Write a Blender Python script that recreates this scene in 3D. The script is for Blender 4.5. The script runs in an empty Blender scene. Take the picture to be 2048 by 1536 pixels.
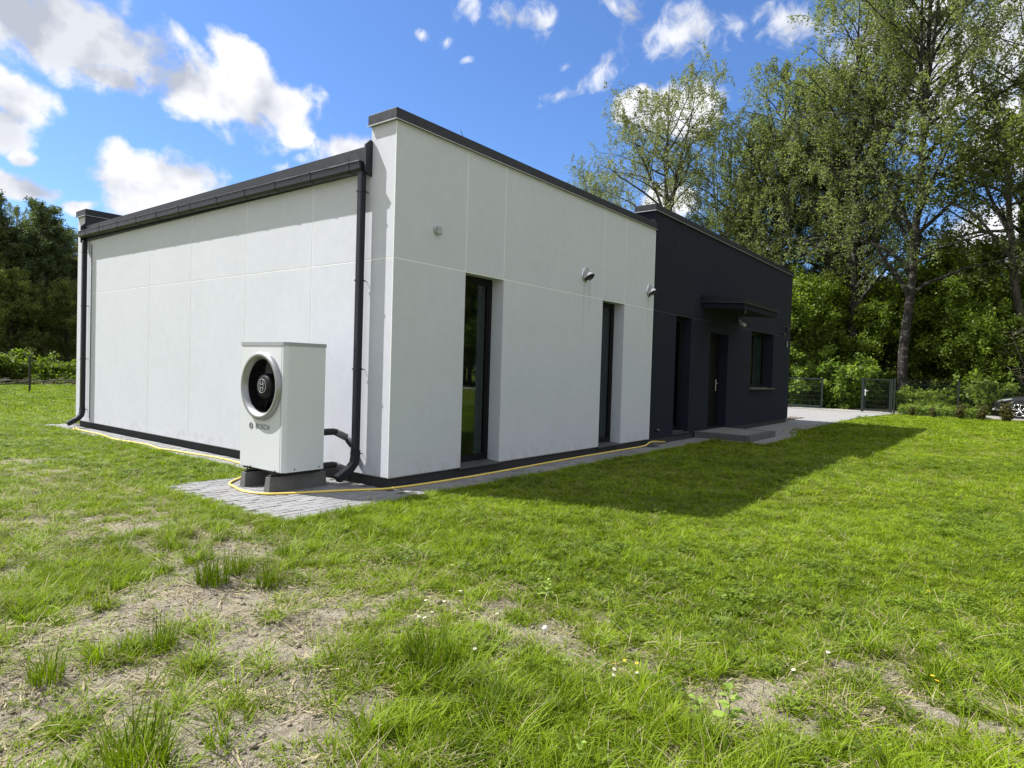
import bpy, bmesh, math, random
import numpy as np
from mathutils import Vector, Matrix, Euler, noise as mnoise

# ------------------------------------------------------------------ camera, sky, sun, exposure
sc = bpy.context.scene
COL = sc.collection
EYE = 1.42
F = Vector((0.79024, 0.61231, -0.02367)); F.normalize()
yaw, pitch, roll = math.radians(37.77138), math.radians(-1.35634), math.radians(1.71284)
F = Vector((math.cos(yaw) * math.cos(pitch), math.sin(yaw) * math.cos(pitch), math.sin(pitch)))
R0 = Vector((math.sin(yaw), -math.cos(yaw), 0)); U0 = R0.cross(F)
RR = math.cos(roll) * R0 + math.sin(roll) * U0
UU = -math.sin(roll) * R0 + math.cos(roll) * U0
cam_data = bpy.data.cameras.new('camera')
cam = bpy.data.objects.new('camera', cam_data)
COL.objects.link(cam)
cam.matrix_world = Matrix(((RR.x, UU.x, -F.x, -5.02828), (RR.y, UU.y, -F.y, -5.65851), (RR.z, UU.z, -F.z, EYE), (0, 0, 0, 1)))
cam_data.sensor_width = 36
cam_data.lens = 22.866
cam_data.clip_start = 0.05
cam_data.clip_end = 3000
sc.camera = cam
CAMXY = np.array([-5.02828, -5.65851])

sc.view_settings.view_transform = 'Standard'
sc.view_settings.look = 'None'
sc.view_settings.gamma = 1
sc.view_settings.use_curve_mapping = False
sc.view_settings.exposure = 1.46

SUN = Vector((-0.305, 0.765, 1.0)).normalized()
sl = bpy.data.lights.new('sun', 'SUN')
sl.energy = 3.4
sl.angle = math.radians(0.5)
sl.color = (1.0, 0.972, 0.93)
so = bpy.data.objects.new('sun', sl)
COL.objects.link(so)
so.rotation_euler = SUN.to_track_quat('Z', 'Y').to_euler()


def node(nt, kind, **kw):
    n = nt.nodes.new(kind)
    for k, v in kw.items():
        if k == 'inp':
            for a, b in v.items():
                n.inputs[a].default_value = b
        else:
            setattr(n, k, v)
    return n


def math_n(nt, op, a, b=None, c=None, clamp=False):
    n = nt.nodes.new('ShaderNodeMath'); n.operation = op; n.use_clamp = clamp
    for i, v in enumerate((a, b, c)):
        if v is None: continue
        if isinstance(v, (int, float)): n.inputs[i].default_value = v
        else: nt.links.new(v, n.inputs[i])
    return n.outputs[0]


def maprange(nt, v, a, b, c=0.0, d=1.0, smooth=True):
    n = nt.nodes.new('ShaderNodeMapRange')
    n.interpolation_type = 'SMOOTHSTEP' if smooth else 'LINEAR'
    nt.links.new(v, n.inputs[0])
    for i, x in enumerate((a, b, c, d)): n.inputs[i + 1].default_value = x
    return n.outputs[0]


def mixc(nt, f, a, b, blend='MIX'):
    n = nt.nodes.new('ShaderNodeMix'); n.data_type = 'RGBA'; n.blend_type = blend
    for s, v in ((n.inputs[0], f), (n.inputs[6], a), (n.inputs[7], b)):
        if hasattr(v, 'is_output') or isinstance(v, bpy.types.NodeSocket): nt.links.new(v, s)
        elif isinstance(v, (int, float)): s.default_value = v
        else: s.default_value = (*v[:3], 1)
    return n.outputs[2]


world = bpy.data.worlds.new('World')
sc.world = world
world.use_nodes = True
wn = world.node_tree
wn.nodes.clear()
SKY_STRENGTH = 0.095
sky = node(wn, 'ShaderNodeTexSky', sky_type='NISHITA', sun_disc=False)
sky.sun_elevation = math.asin(SUN.z)
sky.sun_rotation = math.atan2(SUN.x, SUN.y)
sky.air_density = 1.0
sky.dust_density = 0.5
sky.ozone_density = 3.0
tc = node(wn, 'ShaderNodeTexCoord')
DIR = tc.outputs['Generated']
# clouds: (azimuth, elevation, radius across, radius up, tilt, kind) in degrees
CLOUDS = [(75.7, 21.8, 9.6, 2.7, 8, 'g'), (70.5, 22.3, 6.8, 2.7, 13, 'g'), (69.7,20.0,3.9,1.5,3,'c'), (63.9,20.2,8.3,2.1,14,'c'), (57.9,20.1,3.8,2.1,12,'c'), (60.2,22.2,3.0,1.6,28,'c'), (56.7,18.4,2.1,1.2,8,'c'), (75.6, 16.9, 2.8, 1.8, 23, 'c'), (75.9, 14.9, 2.0, 1.3, -2, 'g'), (66.1, 13.0, 4.6, 2.4, -2, 'c'), (66.1, 11.3, 4.6, 1.9, -2, 'c'), (74.6, 11.6, 3.4, 1.2, -2, 'c'), (71.5, 11.1, 1.6, 0.7, -2, 'c'), (52.6, 17.3, 2.8, 1.6, -2, 'c'), (56.0, 16.3, 0.9, 0.6, -2, 'w'), (57.4, 15.8, 0.8, 0.5, -2, 'w'), (74.7, 13.6, 1.0, 0.5, -2, 'c'), (71.2, 14.2, 0.6, 0.3, -2, 'w'), (38.9, 27.9, 2.3, 1.2, 18, 'w'), (36.5, 27.6, 1.3, 1.7, -22, 'w'), (42.8, 28.2, 1.1, 1.3, 58, 'w'), (24.3, 26.6, 4.2, 1.8, 3, 'w2'), (29.0, 28.3, 1.9, 1.3, 38, 'w'), (31.2, 24.3, 2.0, 1.1, -32, 'w2'), (34.3, 22.7, 1.8, 0.7, -22, 'w'), (34.1, 25.0, 0.6, 0.4, -2, 'w'), (15.9, 26.2, 2.5, 1.6, 18, 'w2'), (27.9, 22.0, 2.0, 1.2, -22, 'c'), (24.5, 20.8, 3.2, 2.4, -2, 'c'), (3.3, 23.2, 6.3, 4.9, -2, 'c'), (9.3, 24.0, 4.2, 2.8, -2, 'w2'), (0.5, 17.1, 3.6, 4.0, -2, 'c'), (24.7, 14.4, 2.9, 1.9, -2, 'c'), (10.6, 6.5, 5.0, 1.4, -2, 'c'), (1.3, 10.0, 3.8, 2.8, -2, 'c'), (5.3, 21.1, 4.1, 4.1, -2, 'c'), (46.8, 26.2, 0.7, 0.4, 28, 'w'), (44.5, 25.9, 0.8, 0.4, -2, 'w'), (42.2, 24.6, 0.5, 0.3, -2, 'w')]
warp = node(wn, 'ShaderNodeTexNoise', inp={'Scale': 9.0, 'Detail': 3.0, 'Roughness': 0.5})
wn.links.new(DIR, warp.inputs['Vector'])
wv = node(wn, 'ShaderNodeVectorMath', operation='SUBTRACT'); wn.links.new(warp.outputs['Color'], wv.inputs[0]); wv.inputs[1].default_value = (.5, .5, .5)
ws = node(wn, 'ShaderNodeVectorMath', operation='SCALE'); wn.links.new(wv.outputs[0], ws.inputs[0]); ws.inputs['Scale'].default_value = 0.05
wa = node(wn, 'ShaderNodeVectorMath', operation='ADD'); wn.links.new(DIR, wa.inputs[0]); wn.links.new(ws.outputs[0], wa.inputs[1])
DW = wa.outputs[0]


def cloud_blob(az, el, rx, ry, rot):
    az, el, rot = math.radians(az), math.radians(el), math.radians(rot)
    c = Vector((math.cos(az) * math.cos(el), math.sin(az) * math.cos(el), math.sin(el)))
    e1 = Vector((math.sin(az), -math.cos(az), 0)); e2 = e1.cross(c) * -1
    if e2.z < 0: e2 = -e2
    a = math.cos(rot) * e1 - math.sin(rot) * e2
    b = math.sin(rot) * e1 + math.cos(rot) * e2
    n = a.cross(b)
    m = Matrix((a, b, n)).transposed()
    mp = node(wn, 'ShaderNodeMapping', vector_type='TEXTURE')
    wn.links.new(DW, mp.inputs['Vector'])
    mp.inputs['Location'].default_value = c
    mp.inputs['Rotation'].default_value = m.to_euler()
    mp.inputs['Scale'].default_value = (math.radians(rx) * 1.35, math.radians(ry) * 1.35, 0.7)
    g = node(wn, 'ShaderNodeTexGradient', gradient_type='SPHERICAL')
    wn.links.new(mp.outputs[0], g.inputs[0])
    return g.outputs['Fac']


solid = wisp = grey = None
for (az, el, rx, ry, rt, kd) in CLOUDS:
    g = cloud_blob(az, el, rx, ry, rt)
    if kd in 'w': g = math_n(wn, 'MULTIPLY', g, 0.62)
    if kd == 'w2': g = math_n(wn, 'MULTIPLY', g, 0.8)
    if kd == 'g': grey = g if grey is None else math_n(wn, 'MAXIMUM', grey, g)
    if kd in ('c', 'g'): solid = g if solid is None else math_n(wn, 'MAXIMUM', solid, g)
    else: wisp = g if wisp is None else math_n(wn, 'MAXIMUM', wisp, g)


def cloud_noise(offset, det=9.0, ro=.56):
    a = node(wn, 'ShaderNodeVectorMath', operation='ADD'); wn.links.new(DIR, a.inputs[0]); a.inputs[1].default_value = offset
    n = node(wn, 'ShaderNodeTexNoise', inp={'Scale': 13.0, 'Detail': det, 'Roughness': ro, 'Distortion': 0.25})
    wn.links.new(a.outputs[0], n.inputs['Vector'])
    return n.outputs['Fac']


n1 = cloud_noise((0, 0, 0)); s1 = cloud_noise((0, 0, 0), 4.5, .5); s2 = cloud_noise((SUN.x * .02, SUN.y * .02, .040), 4.5, .5)
# added cloud outside the view, made thicker there to lift the ambient light
gen = node(wn, 'ShaderNodeTexNoise', inp={'Scale': 3.2, 'Detail': 3.0, 'Roughness': 0.5}); wn.links.new(DIR, gen.inputs['Vector'])
dotf = node(wn, 'ShaderNodeVectorMath', operation='DOT_PRODUCT'); wn.links.new(DIR, dotf.inputs[0])
dotf.inputs[1].default_value = (math.cos(yaw) * .966, math.sin(yaw) * .966, .259)
outside = maprange(wn, dotf.outputs['Value'], 0.74, 0.60)
gcl = math_n(wn, 'MULTIPLY', maprange(wn, gen.outputs['Fac'], 0.30, 0.47, 0, 1.0), outside)
base = math_n(wn, 'MAXIMUM', solid, gcl)
n3s = node(wn, 'ShaderNodeTexNoise', inp={'Scale': 42.0, 'Detail': 6.0, 'Roughness': 0.6}); wn.links.new(DIR, n3s.inputs['Vector'])
base2 = math_n(wn, 'ADD', base, math_n(wn, 'MULTIPLY', math_n(wn, 'SUBTRACT', n3s.outputs['Fac'], 0.5), 0.5))
d_s = math_n(wn, 'ADD', base2, math_n(wn, 'MULTIPLY', math_n(wn, 'SUBTRACT', n1, 0.5), 1.75))
a_s = math_n(wn, 'MULTIPLY', maprange(wn, d_s, 0.18, 0.60), maprange(wn, base, 0.0, 0.12))
n3 = node(wn, 'ShaderNodeTexNoise', inp={'Scale': 38.0, 'Detail': 7.0, 'Roughness': 0.6, 'Distortion': 0.6}); wn.links.new(DW, n3.inputs['Vector'])
d_w = math_n(wn, 'ADD', wisp, math_n(wn, 'ADD', math_n(wn, 'MULTIPLY', math_n(wn, 'SUBTRACT', n1, 0.5), 1.0), math_n(wn, 'MULTIPLY', math_n(wn, 'SUBTRACT', n3.outputs['Fac'], 0.5), 1.6)))
a_w = math_n(wn, 'MULTIPLY', math_n(wn, 'MULTIPLY', maprange(wn, d_w, 0.08, 0.85), maprange(wn, wisp, 0.0, 0.25)), 0.9)
alpha = math_n(wn, 'MAXIMUM', a_s, a_w)
relief = math_n(wn, 'MULTIPLY', math_n(wn, 'SUBTRACT', s1, s2), 3.6)
lit = math_n(wn, 'ADD', math_n(wn, 'SUBTRACT', 0.88, math_n(wn, 'MULTIPLY', maprange(wn, d_s, 0.45, 1.3), 0.34)), relief, clamp=True)
lit = math_n(wn, 'SUBTRACT', lit, math_n(wn, 'MULTIPLY', maprange(wn, grey, 0.03, 0.7), 0.46), clamp=True)
ccol = mixc(wn, lit, (2.1, 2.25, 2.6), (4.0, 4.05, 4.2))
# saturated blue of the clear air (the photo's rendition of the sky)
skyc = mixc(wn, 1.0, sky.outputs[0], (0.41, 0.54, 0.735), 'MULTIPLY')
full = mixc(wn, alpha, skyc, ccol)
bg = node(wn, 'ShaderNodeBackground'); bg.inputs['Strength'].default_value = SKY_STRENGTH
wn.links.new(full, bg.inputs['Color'])
wo = node(wn, 'ShaderNodeOutputWorld'); wn.links.new(bg.outputs[0], wo.inputs[0])

# ------------------------------------------------------------------ helpers
rng = np.random.default_rng(7)
random.seed(7)


def tag(o, label=None, cat=None, group=None, kind=None):
    if label: o['label'] = label
    if cat: o['category'] = cat
    if group: o['group'] = group
    if kind: o['kind'] = kind
    return o


def empty(name, loc=(0, 0, 0), rz=0.0):
    o = bpy.data.objects.new(name, None); COL.objects.link(o)
    o.location = loc; o.rotation_euler = (0, 0, rz); o.empty_display_size = .2
    return o


def link(name, me, parent=None):
    o = bpy.data.objects.new(name, me); COL.objects.link(o)
    if parent is not None: o.parent = parent
    return o


def mesh_np(name, verts, faces, mat=None, smooth=False, attrs=None, nsides=None):
    """faces: (N,k) array of one size or list of lists"""
    me = bpy.data.meshes.new(name)
    verts = np.asarray(verts, np.float32)
    if isinstance(faces, np.ndarray):
        n, k = faces.shape
        me.vertices.add(len(verts)); me.vertices.foreach_set('co', verts.ravel())
        me.loops.add(n * k); me.loops.foreach_set('vertex_index', faces.ravel().astype(np.int32))
        me.polygons.add(n)
        me.polygons.foreach_set('loop_start', np.arange(0, n * k, k, dtype=np.int32))
        me.polygons.foreach_set('loop_total', np.full(n, k, np.int32))
        me.update(calc_edges=True)
    else:
        me.from_pydata([tuple(v) for v in verts], [], faces)
        me.update()
    if smooth: me.polygons.foreach_set('use_smooth', np.ones(len(me.polygons), bool))
    if attrs:
        for k_, (dom, typ, val) in attrs.items():
            a = me.attributes.new(k_, typ, dom); a.data.foreach_set('value', np.asarray(val).ravel())
    if mat: me.materials.append(mat)
    return me


class MB:
    def __init__(s): s.v = []; s.f = []; s.sm = []
    def add(s, v, f, smooth=False):
        b = len(s.v); s.v += [tuple(x) for x in v]; s.f += [[i + b for i in q] for q in f]; s.sm += [smooth] * len(f)
        return s
    def box(s, x0, x1, y0, y1, z0, z1, ch=0.0):
        if ch <= 0:
            v = [(x, y, z) for z in (z0, z1) for y in (y0, y1) for x in (x0, x1)]
            f = [[0, 2, 3, 1], [4, 5, 7, 6], [0, 1, 5, 4], [2, 6, 7, 3], [0, 4, 6, 2], [1, 3, 7, 5]]
            return s.add(v, f)
        bm = bmesh.new(); bmesh.ops.create_cube(bm, size=1)
        for q in bm.verts:
            q.co = Vector((x0 + (q.co.x + .5) * (x1 - x0), y0 + (q.co.y + .5) * (y1 - y0), z0 + (q.co.z + .5) * (z1 - z0)))
        bmesh.ops.bevel(bm, geom=list(bm.edges), offset=ch, segments=1, profile=.5, affect='EDGES')
        bm.verts.index_update()
        s.add([tuple(q.co) for q in bm.verts], [[q.index for q in p.verts] for p in bm.faces]); bm.free()
        return s
    def prism(s, poly, axis, a, b):
        """poly: list of 2d points, extruded along axis from a to b"""
        n = len(poly)
        def P(p, t):
            if axis == 0: return (t, p[0], p[1])
            if axis == 1: return (p[0], t, p[1])
            return (p[0], p[1], t)
        v = [P(p, a) for p in poly] + [P(p, b) for p in poly]
        f = [[i, (i + 1) % n, n + (i + 1) % n, n + i] for i in range(n)] + [list(range(n))[::-1], list(range(n, 2 * n))]
        return s.add(v, f)
    def tube(s, pts, rad, sides=8, caps=True, square=False, smooth=True):
        pts = [Vector(p) for p in pts]; n = len(pts)
        if not hasattr(rad, '__len__'): rad = [rad] * n
        v = []; prev = None
        for i in range(n):
            t = (pts[min(i + 1, n - 1)] - pts[max(i - 1, 0)])
            t = t.normalized() if t.length > 1e-9 else Vector((0, 0, 1))
            if prev is None:
                ref = Vector((0, 0, 1)) if abs(t.z) < .9 else Vector((0, 1, 0))
                a = t.cross(ref).normalized()
            else:
                a = (prev - t * prev.dot(t)).normalized()
            prev = a; b = t.cross(a)
            for k in range(sides):
                an = 2 * math.pi * (k + (.5 if square else 0)) / sides
                r = rad[i] * (1.41421 if square else 1)
                v.append(pts[i] + (a * math.cos(an) + b * math.sin(an)) * r)
        f = [[i * sides + k, i * sides + (k + 1) % sides, (i + 1) * sides + (k + 1) % sides, (i + 1) * sides + k] for i in range(n - 1) for k in range(sides)]
        s.add(v, f, smooth and not square)
        if caps:
            b = len(s.v) - len(v)
            s.f += [[b + k for k in range(sides)][::-1], [b + (n - 1) * sides + k for k in range(sides)]]; s.sm += [False, False]
        return s
    def lathe(s, prof, centre, axis, sides=48, smooth=True):
        """prof: (r, d) pairs; d measured along axis from centre"""
        c = Vector(centre); ax = Vector(axis).normalized()
        ref = Vector((0, 0, 1)) if abs(ax.z) < .9 else Vector((1, 0, 0))
        a = ax.cross(ref).normalized(); b = ax.cross(a)
        v = []
        for r, d in prof:
            for k in range(sides):
                t = 2 * math.pi * k / sides
                v.append(c + ax * d + (a * math.cos(t) + b * math.sin(t)) * r)
        n = len(prof)
        f = [[i * sides + k, i * sides + (k + 1) % sides, (i + 1) * sides + (k + 1) % sides, (i + 1) * sides + k] for i in range(n - 1) for k in range(sides)]
        return s.add(v, f, smooth)
    def mesh(s, name, mat=None):
        me = bpy.data.meshes.new(name); me.from_pydata(s.v, [], s.f)
        me.polygons.foreach_set('use_smooth', np.array(s.sm, bool))
        bm = bmesh.new(); bm.from_mesh(me); bmesh.ops.recalc_face_normals(bm, faces=bm.faces); bm.to_mesh(me); bm.free()
        me.update()
        if mat: me.materials.append(mat)
        return me
    def build(s, name, mat, parent=None): return link(name, s.mesh(name, mat), parent)


# ------------------------------------------------------------------ materials
def material(name):
    m = bpy.data.materials.new(name); m.use_nodes = True
    nt = m.node_tree; nt.nodes.clear()
    out = node(nt, 'ShaderNodeOutputMaterial')
    b = node(nt, 'ShaderNodeBsdfPrincipled')
    nt.links.new(b.outputs[0], out.inputs[0])
    return m, nt, b, out


def setc(nt, b, v, sock='Base Color'):
    if isinstance(v, bpy.types.NodeSocket): nt.links.new(v, b.inputs[sock])
    elif isinstance(v, (int, float)): b.inputs[sock].default_value = v
    else: b.inputs[sock].default_value = (*v, 1)


def pos(nt): return node(nt, 'ShaderNodeNewGeometry').outputs['Position']


def tnoise(nt, vec, scale, detail=4, rough=.55, out='Fac'):
    n = node(nt, 'ShaderNodeTexNoise', inp={'Scale': scale, 'Detail': detail, 'Roughness': rough})
    nt.links.new(vec, n.inputs['Vector'])
    return n.outputs[out]


def bump(nt, b, h, strength=.3, dist=.01):
    n = node(nt, 'ShaderNodeBump', inp={'Strength': strength, 'Distance': dist})
    nt.links.new(h, n.inputs['Height']); nt.links.new(n.outputs[0], b.inputs['Normal'])


def simple(name, col, rough=.5, metal=0.0, var=.12, scale=6.0, bscale=0, bstr=.2, spec=.5, coat=0, rv=.08):
    m, nt, b, o = material(name)
    p = node(nt, 'ShaderNodeTexCoord').outputs['Object']
    n = tnoise(nt, p, scale, 5)
    lo = tuple(c * (1 - var) for c in col); hi = tuple(min(1, c * (1 + var)) for c in col)
    setc(nt, b, mixc(nt, n, lo, hi))
    b.inputs['Roughness'].default_value = rough; b.inputs['Metallic'].default_value = metal
    b.inputs['Specular IOR Level'].default_value = spec
    b.inputs['Coat Weight'].default_value = coat
    rn = maprange(nt, tnoise(nt, p, scale * 3, 3), .3, .7, max(.02, rough - rv), rough + rv)
    nt.links.new(rn, b.inputs['Roughness'])
    if bscale: bump(nt, b, tnoise(nt, p, bscale, 3), bstr, .004)
    return m


def plaster(name, col, stain=None):
    m, nt, b, o = material(name)
    p = pos(nt)
    big = tnoise(nt, p, 1.1, 6, .62)
    mid = tnoise(nt, p, 7.0, 5, .6)
    sp = node(nt, 'ShaderNodeMapping'); sp.inputs['Scale'].default_value = (6, 6, 1.6); nt.links.new(p, sp.inputs[0])
    streak = tnoise(nt, sp.outputs[0], 1.0, 4)
    f = math_n(nt, 'ADD', math_n(nt, 'MULTIPLY', big, .42), math_n(nt, 'ADD', math_n(nt, 'MULTIPLY', mid, .5), math_n(nt, 'MULTIPLY', streak, .08)))
    c = mixc(nt, maprange(nt, f, .35, .65), tuple(x * .965 for x in col), tuple(min(1, x * 1.025) for x in col))
    if stain:
        xyz = node(nt, 'ShaderNodeSeparateXYZ'); nt.links.new(p, xyz.inputs[0])
        tot = None
        for (sx, z0, z1, w) in stain:   # rain streaks below the vent hoods
            wob = math_n(nt, 'MULTIPLY', math_n(nt, 'SUBTRACT', tnoise(nt, p, 5.0, 2), .5), .05)
            dx = math_n(nt, 'ABSOLUTE', math_n(nt, 'ADD', math_n(nt, 'SUBTRACT', xyz.outputs[0], sx), wob))
            a = math_n(nt, 'MULTIPLY', maprange(nt, dx, 0.0, w, 1, 0), math_n(nt, 'MULTIPLY', maprange(nt, xyz.outputs[2], z0, z1, 0, 1), maprange(nt, xyz.outputs[2], z1, z1 + .02, 1, 0)))
            tot = a if tot is None else math_n(nt, 'MAXIMUM', tot, a)
        c = mixc(nt, math_n(nt, 'MULTIPLY', tot, math_n(nt, 'MULTIPLY', streak, .75)), c, tuple(x * .45 for x in col))
        splash = math_n(nt, 'MULTIPLY', maprange(nt, xyz.outputs[2], .12, .5, .55, 0), maprange(nt, mid, .42, .7))
        c = mixc(nt, splash, c, (col[0] * .72, col[1] * .68, col[2] * .6))
    setc(nt, b, c)
    b.inputs['Roughness'].default_value = .92
    b.inputs['Specular IOR Level'].default_value = .25
    g = math_n(nt, 'ADD', tnoise(nt, p, 260, 3, .7), math_n(nt, 'MULTIPLY', mid, .6))
    bump(nt, b, g, .35, .004)
    return m


M = {}
M['white_plaster'] = plaster('white_plaster', (.555, .578, .632), [(4.13, 1.6, 2.93, .035), (6.47, 1.9, 2.93, .03), (4.3, 2.2, 2.9, .05)])
M['joint'] = simple('joint_bead_white', (.80, .81, .80), .6, var=.05)
M['dark_plaster'] = plaster('dark_plaster', (.0115, .0155, .026))
M['dark_joint'] = simple('joint_bead_dark', (.055, .062, .075), .6, var=.05)
M['metal_dark'] = simple('anthracite_sheet', (.014, .017, .023), .45, 0.0, .08, 3, spec=.4)
M['gutter'] = simple('anthracite_gutter', (.011, .0135, .020), .36, 0.0, .04, 2, spec=.4)
M['drip'] = simple('drip_edge_metal', (.46, .46, .47), .4, .2, .06)
M['plinth'] = simple('plinth_render', (.036, .038, .042), .85, 0, .25, 5, 180, .3)
M['roof'] = simple('roof_membrane', (.04, .043, .047), .6, 0, .15, 2)
M['frame'] = simple('window_frame', (.005, .0055, .0065), .5, 0, .1, spec=.25)
M['sill'] = simple('dark_sill', (.07, .075, .08), .55, 0, .15)
M['room'] = simple('room_lining', (.10, .095, .09), .9, 0, .1)
M['curtain'] = simple('curtain_cloth', (.11, .11, .115), .9, 0, .1, 4)
M['reflection_sheet'] = simple('pale_reflection_sheet', (.62, .74, .72), .8, 0, .08)  # pale sheet painted for the sky and tree reflection in the wide window
M['black_door'] = simple('black_door', (.003, .003, .0035), .6, 0, .1, spec=.2)
M['steel'] = simple('stainless_steel', (.72, .72, .73), .16, 1.0, .06, 10)
M['steel_dull'] = simple('brushed_metal', (.55, .56, .57), .35, 1.0, .06, 10)
M['pump_white'] = simple('white_enamel', (.60, .625, .645), .30, 0, .012, 1.5, spec=.5, rv=.01)
M['pump_grey'] = simple('grey_lid', (.30, .32, .335), .4, 0, .05, 3)
M['pump_ring'] = simple('silver_ring', (.32, .33, .34), .40, .65, .02, 2, rv=.01)
M['black_gloss'] = simple('black_plastic', (.008, .008, .009), .3, 0, .1)
M['hub'] = simple('hub_plastic', (.007, .008, .010), .5, 0, .1, spec=.3)
M['emblem'] = simple('emblem_silver', (.40, .41, .42), .5, .1, .04)
M['ink'] = simple('grey_lettering', (.07, .073, .08), .5, 0, .05)
M['foam'] = simple('pipe_insulation', (.014, .014, .015), .75, 0, .2, 12, 60, .4)
M['foam_grey'] = simple('grey_pipe_sleeve', (.13, .125, .13), .7, 0, .2, 12, 60, .4)
M['concrete'] = simple('concrete_block', (.115, .115, .112), .9, 0, .3, 9, 120, .4)
M['hose'] = simple('yellow_hose', (.80, .60, .13), .45, 0, .12, 14)
M['grey_box'] = simple('grey_box', (.36, .38, .38), .5, 0, .05)
M['white_plastic'] = simple('white_plastic', (.6, .6, .6), .4, 0, .05)
M['fence'] = simple('dark_green_fence', (.012, .022, .018), .45, 0, .1)
M['black_paint'] = simple('black_post', (.01, .011, .011), .5, 0, .1)
M['tyre'] = simple('tyre_rubber', (.012, .012, .012), .8, 0, .1)
M['car_paint'] = simple('dark_car_paint', (.012, .013, .015), .18, .2, .05, 3, coat=1.0)
M['lamp_glass'] = simple('lamp_lens', (.6, .62, .65), .1, .2, .05)
M['car_glass'] = simple('car_glass', (.01, .012, .013), .05, 0, .05, 3)
M['step_kerb'] = simple('kerb_stone', (.10, .10, .098), .9, 0, .3, 7, 100, .4)
M['step_top'] = simple('step_paving', (.20, .20, .19), .9, 0, .22, 6, 90, .4)


def glass_mat():
    m, nt, b, o = material('window_glass')
    b.inputs['Base Color'].default_value = (.02, .025, .025, 1); b.inputs['Roughness'].default_value = .02
    tr = node(nt, 'ShaderNodeBsdfTransparent'); tr.inputs[0].default_value = (.48, .52, .50, 1)
    gl = node(nt, 'ShaderNodeBsdfGlossy'); gl.inputs['Roughness'].default_value = .015; gl.inputs[0].default_value = (.9, .95, .95, 1)
    fr = node(nt, 'ShaderNodeFresnel'); fr.inputs[0].default_value = 1.5
    mx = node(nt, 'ShaderNodeMixShader')
    f = math_n(nt, 'MULTIPLY', fr.outputs[0], .55, clamp=True)
    nt.links.new(f, mx.inputs[0]); nt.links.new(tr.outputs[0], mx.inputs[1]); nt.links.new(gl.outputs[0], mx.inputs[2])
    nt.links.new(mx.outputs[0], o.inputs[0])
    return m


M['glass'] = glass_mat()


def paver_mat():
    m, nt, b, o = material('paver_concrete')
    p = pos(nt)
    rnd = node(nt, 'ShaderNodeObjectInfo').outputs['Random']
    isl = node(nt, 'ShaderNodeNewGeometry').outputs['Random Per Island']
    r = math_n(nt, 'FRACT', math_n(nt, 'ADD', rnd, isl))
    big = tnoise(nt, p, 2.2, 5)
    fine = tnoise(nt, p, 70, 4, .7)
    f = math_n(nt, 'ADD', math_n(nt, 'MULTIPLY', r, .18), math_n(nt, 'ADD', math_n(nt, 'MULTIPLY', big, .5), math_n(nt, 'MULTIPLY', fine, .4)))
    c = mixc(nt, maprange(nt, f, .25, .85), (.15, .153, .16), (.26, .26, .265))
    c = mixc(nt, math_n(nt, 'MULTIPLY', maprange(nt, tnoise(nt, p, 3.1, 4), .55, .75), .35), c, (.24, .19, .12))
    setc(nt, b, c); b.inputs['Roughness'].default_value = .92
    bump(nt, b, fine, .4, .004)
    return m


M['paver'] = paver_mat()


def court_mat():
    m, nt, b, o = material('courtyard_paving')
    p = pos(nt)
    br = node(nt, 'ShaderNodeTexBrick', inp={'Scale': 1.0, 'Mortar Size': .006, 'Brick Width': .2, 'Row Height': .1, 'Color1': (.21, .21, .215, 1), 'Color2': (.27, .27, .275, 1), 'Mortar': (.12, .115, .10, 1)})
    nt.links.new(p, br.inputs['Vector'])
    c = mixc(nt, tnoise(nt, p, .8, 5), br.outputs['Color'], (.26, .258, .252), 'MIX')
    setc(nt, b, c); b.inputs['Roughness'].default_value = .92
    bump(nt, b, br.outputs['Fac'], -.4, .004)
    return m


M['court'] = court_mat()


def foliage(name, dark, light, trans=.35, rough=.55, spec=.35, patch=0.0):
    m, nt, b, o = material(name)
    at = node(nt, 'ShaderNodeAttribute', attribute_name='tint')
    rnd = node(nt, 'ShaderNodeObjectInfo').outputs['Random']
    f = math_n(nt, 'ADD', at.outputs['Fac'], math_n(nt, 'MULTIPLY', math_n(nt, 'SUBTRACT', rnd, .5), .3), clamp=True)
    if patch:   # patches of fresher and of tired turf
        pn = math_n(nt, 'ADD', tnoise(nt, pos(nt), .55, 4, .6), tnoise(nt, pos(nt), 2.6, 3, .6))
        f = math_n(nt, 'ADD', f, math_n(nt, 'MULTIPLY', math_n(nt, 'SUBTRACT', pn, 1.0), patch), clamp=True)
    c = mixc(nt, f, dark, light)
    setc(nt, b, c); b.inputs['Roughness'].default_value = rough; b.inputs['Specular IOR Level'].default_value = spec
    tl = node(nt, 'ShaderNodeBsdfTranslucent')
    c2 = mixc(nt, 1.0, c, (1.15, 1.2, .55), 'MULTIPLY'); nt.links.new(c2, tl.inputs[0])
    mx = node(nt, 'ShaderNodeMixShader'); mx.inputs[0].default_value = trans
    nt.links.new(b.outputs[0], mx.inputs[1]); nt.links.new(tl.outputs[0], mx.inputs[2]); nt.links.new(mx.outputs[0], o.inputs[0])
    return m


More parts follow.
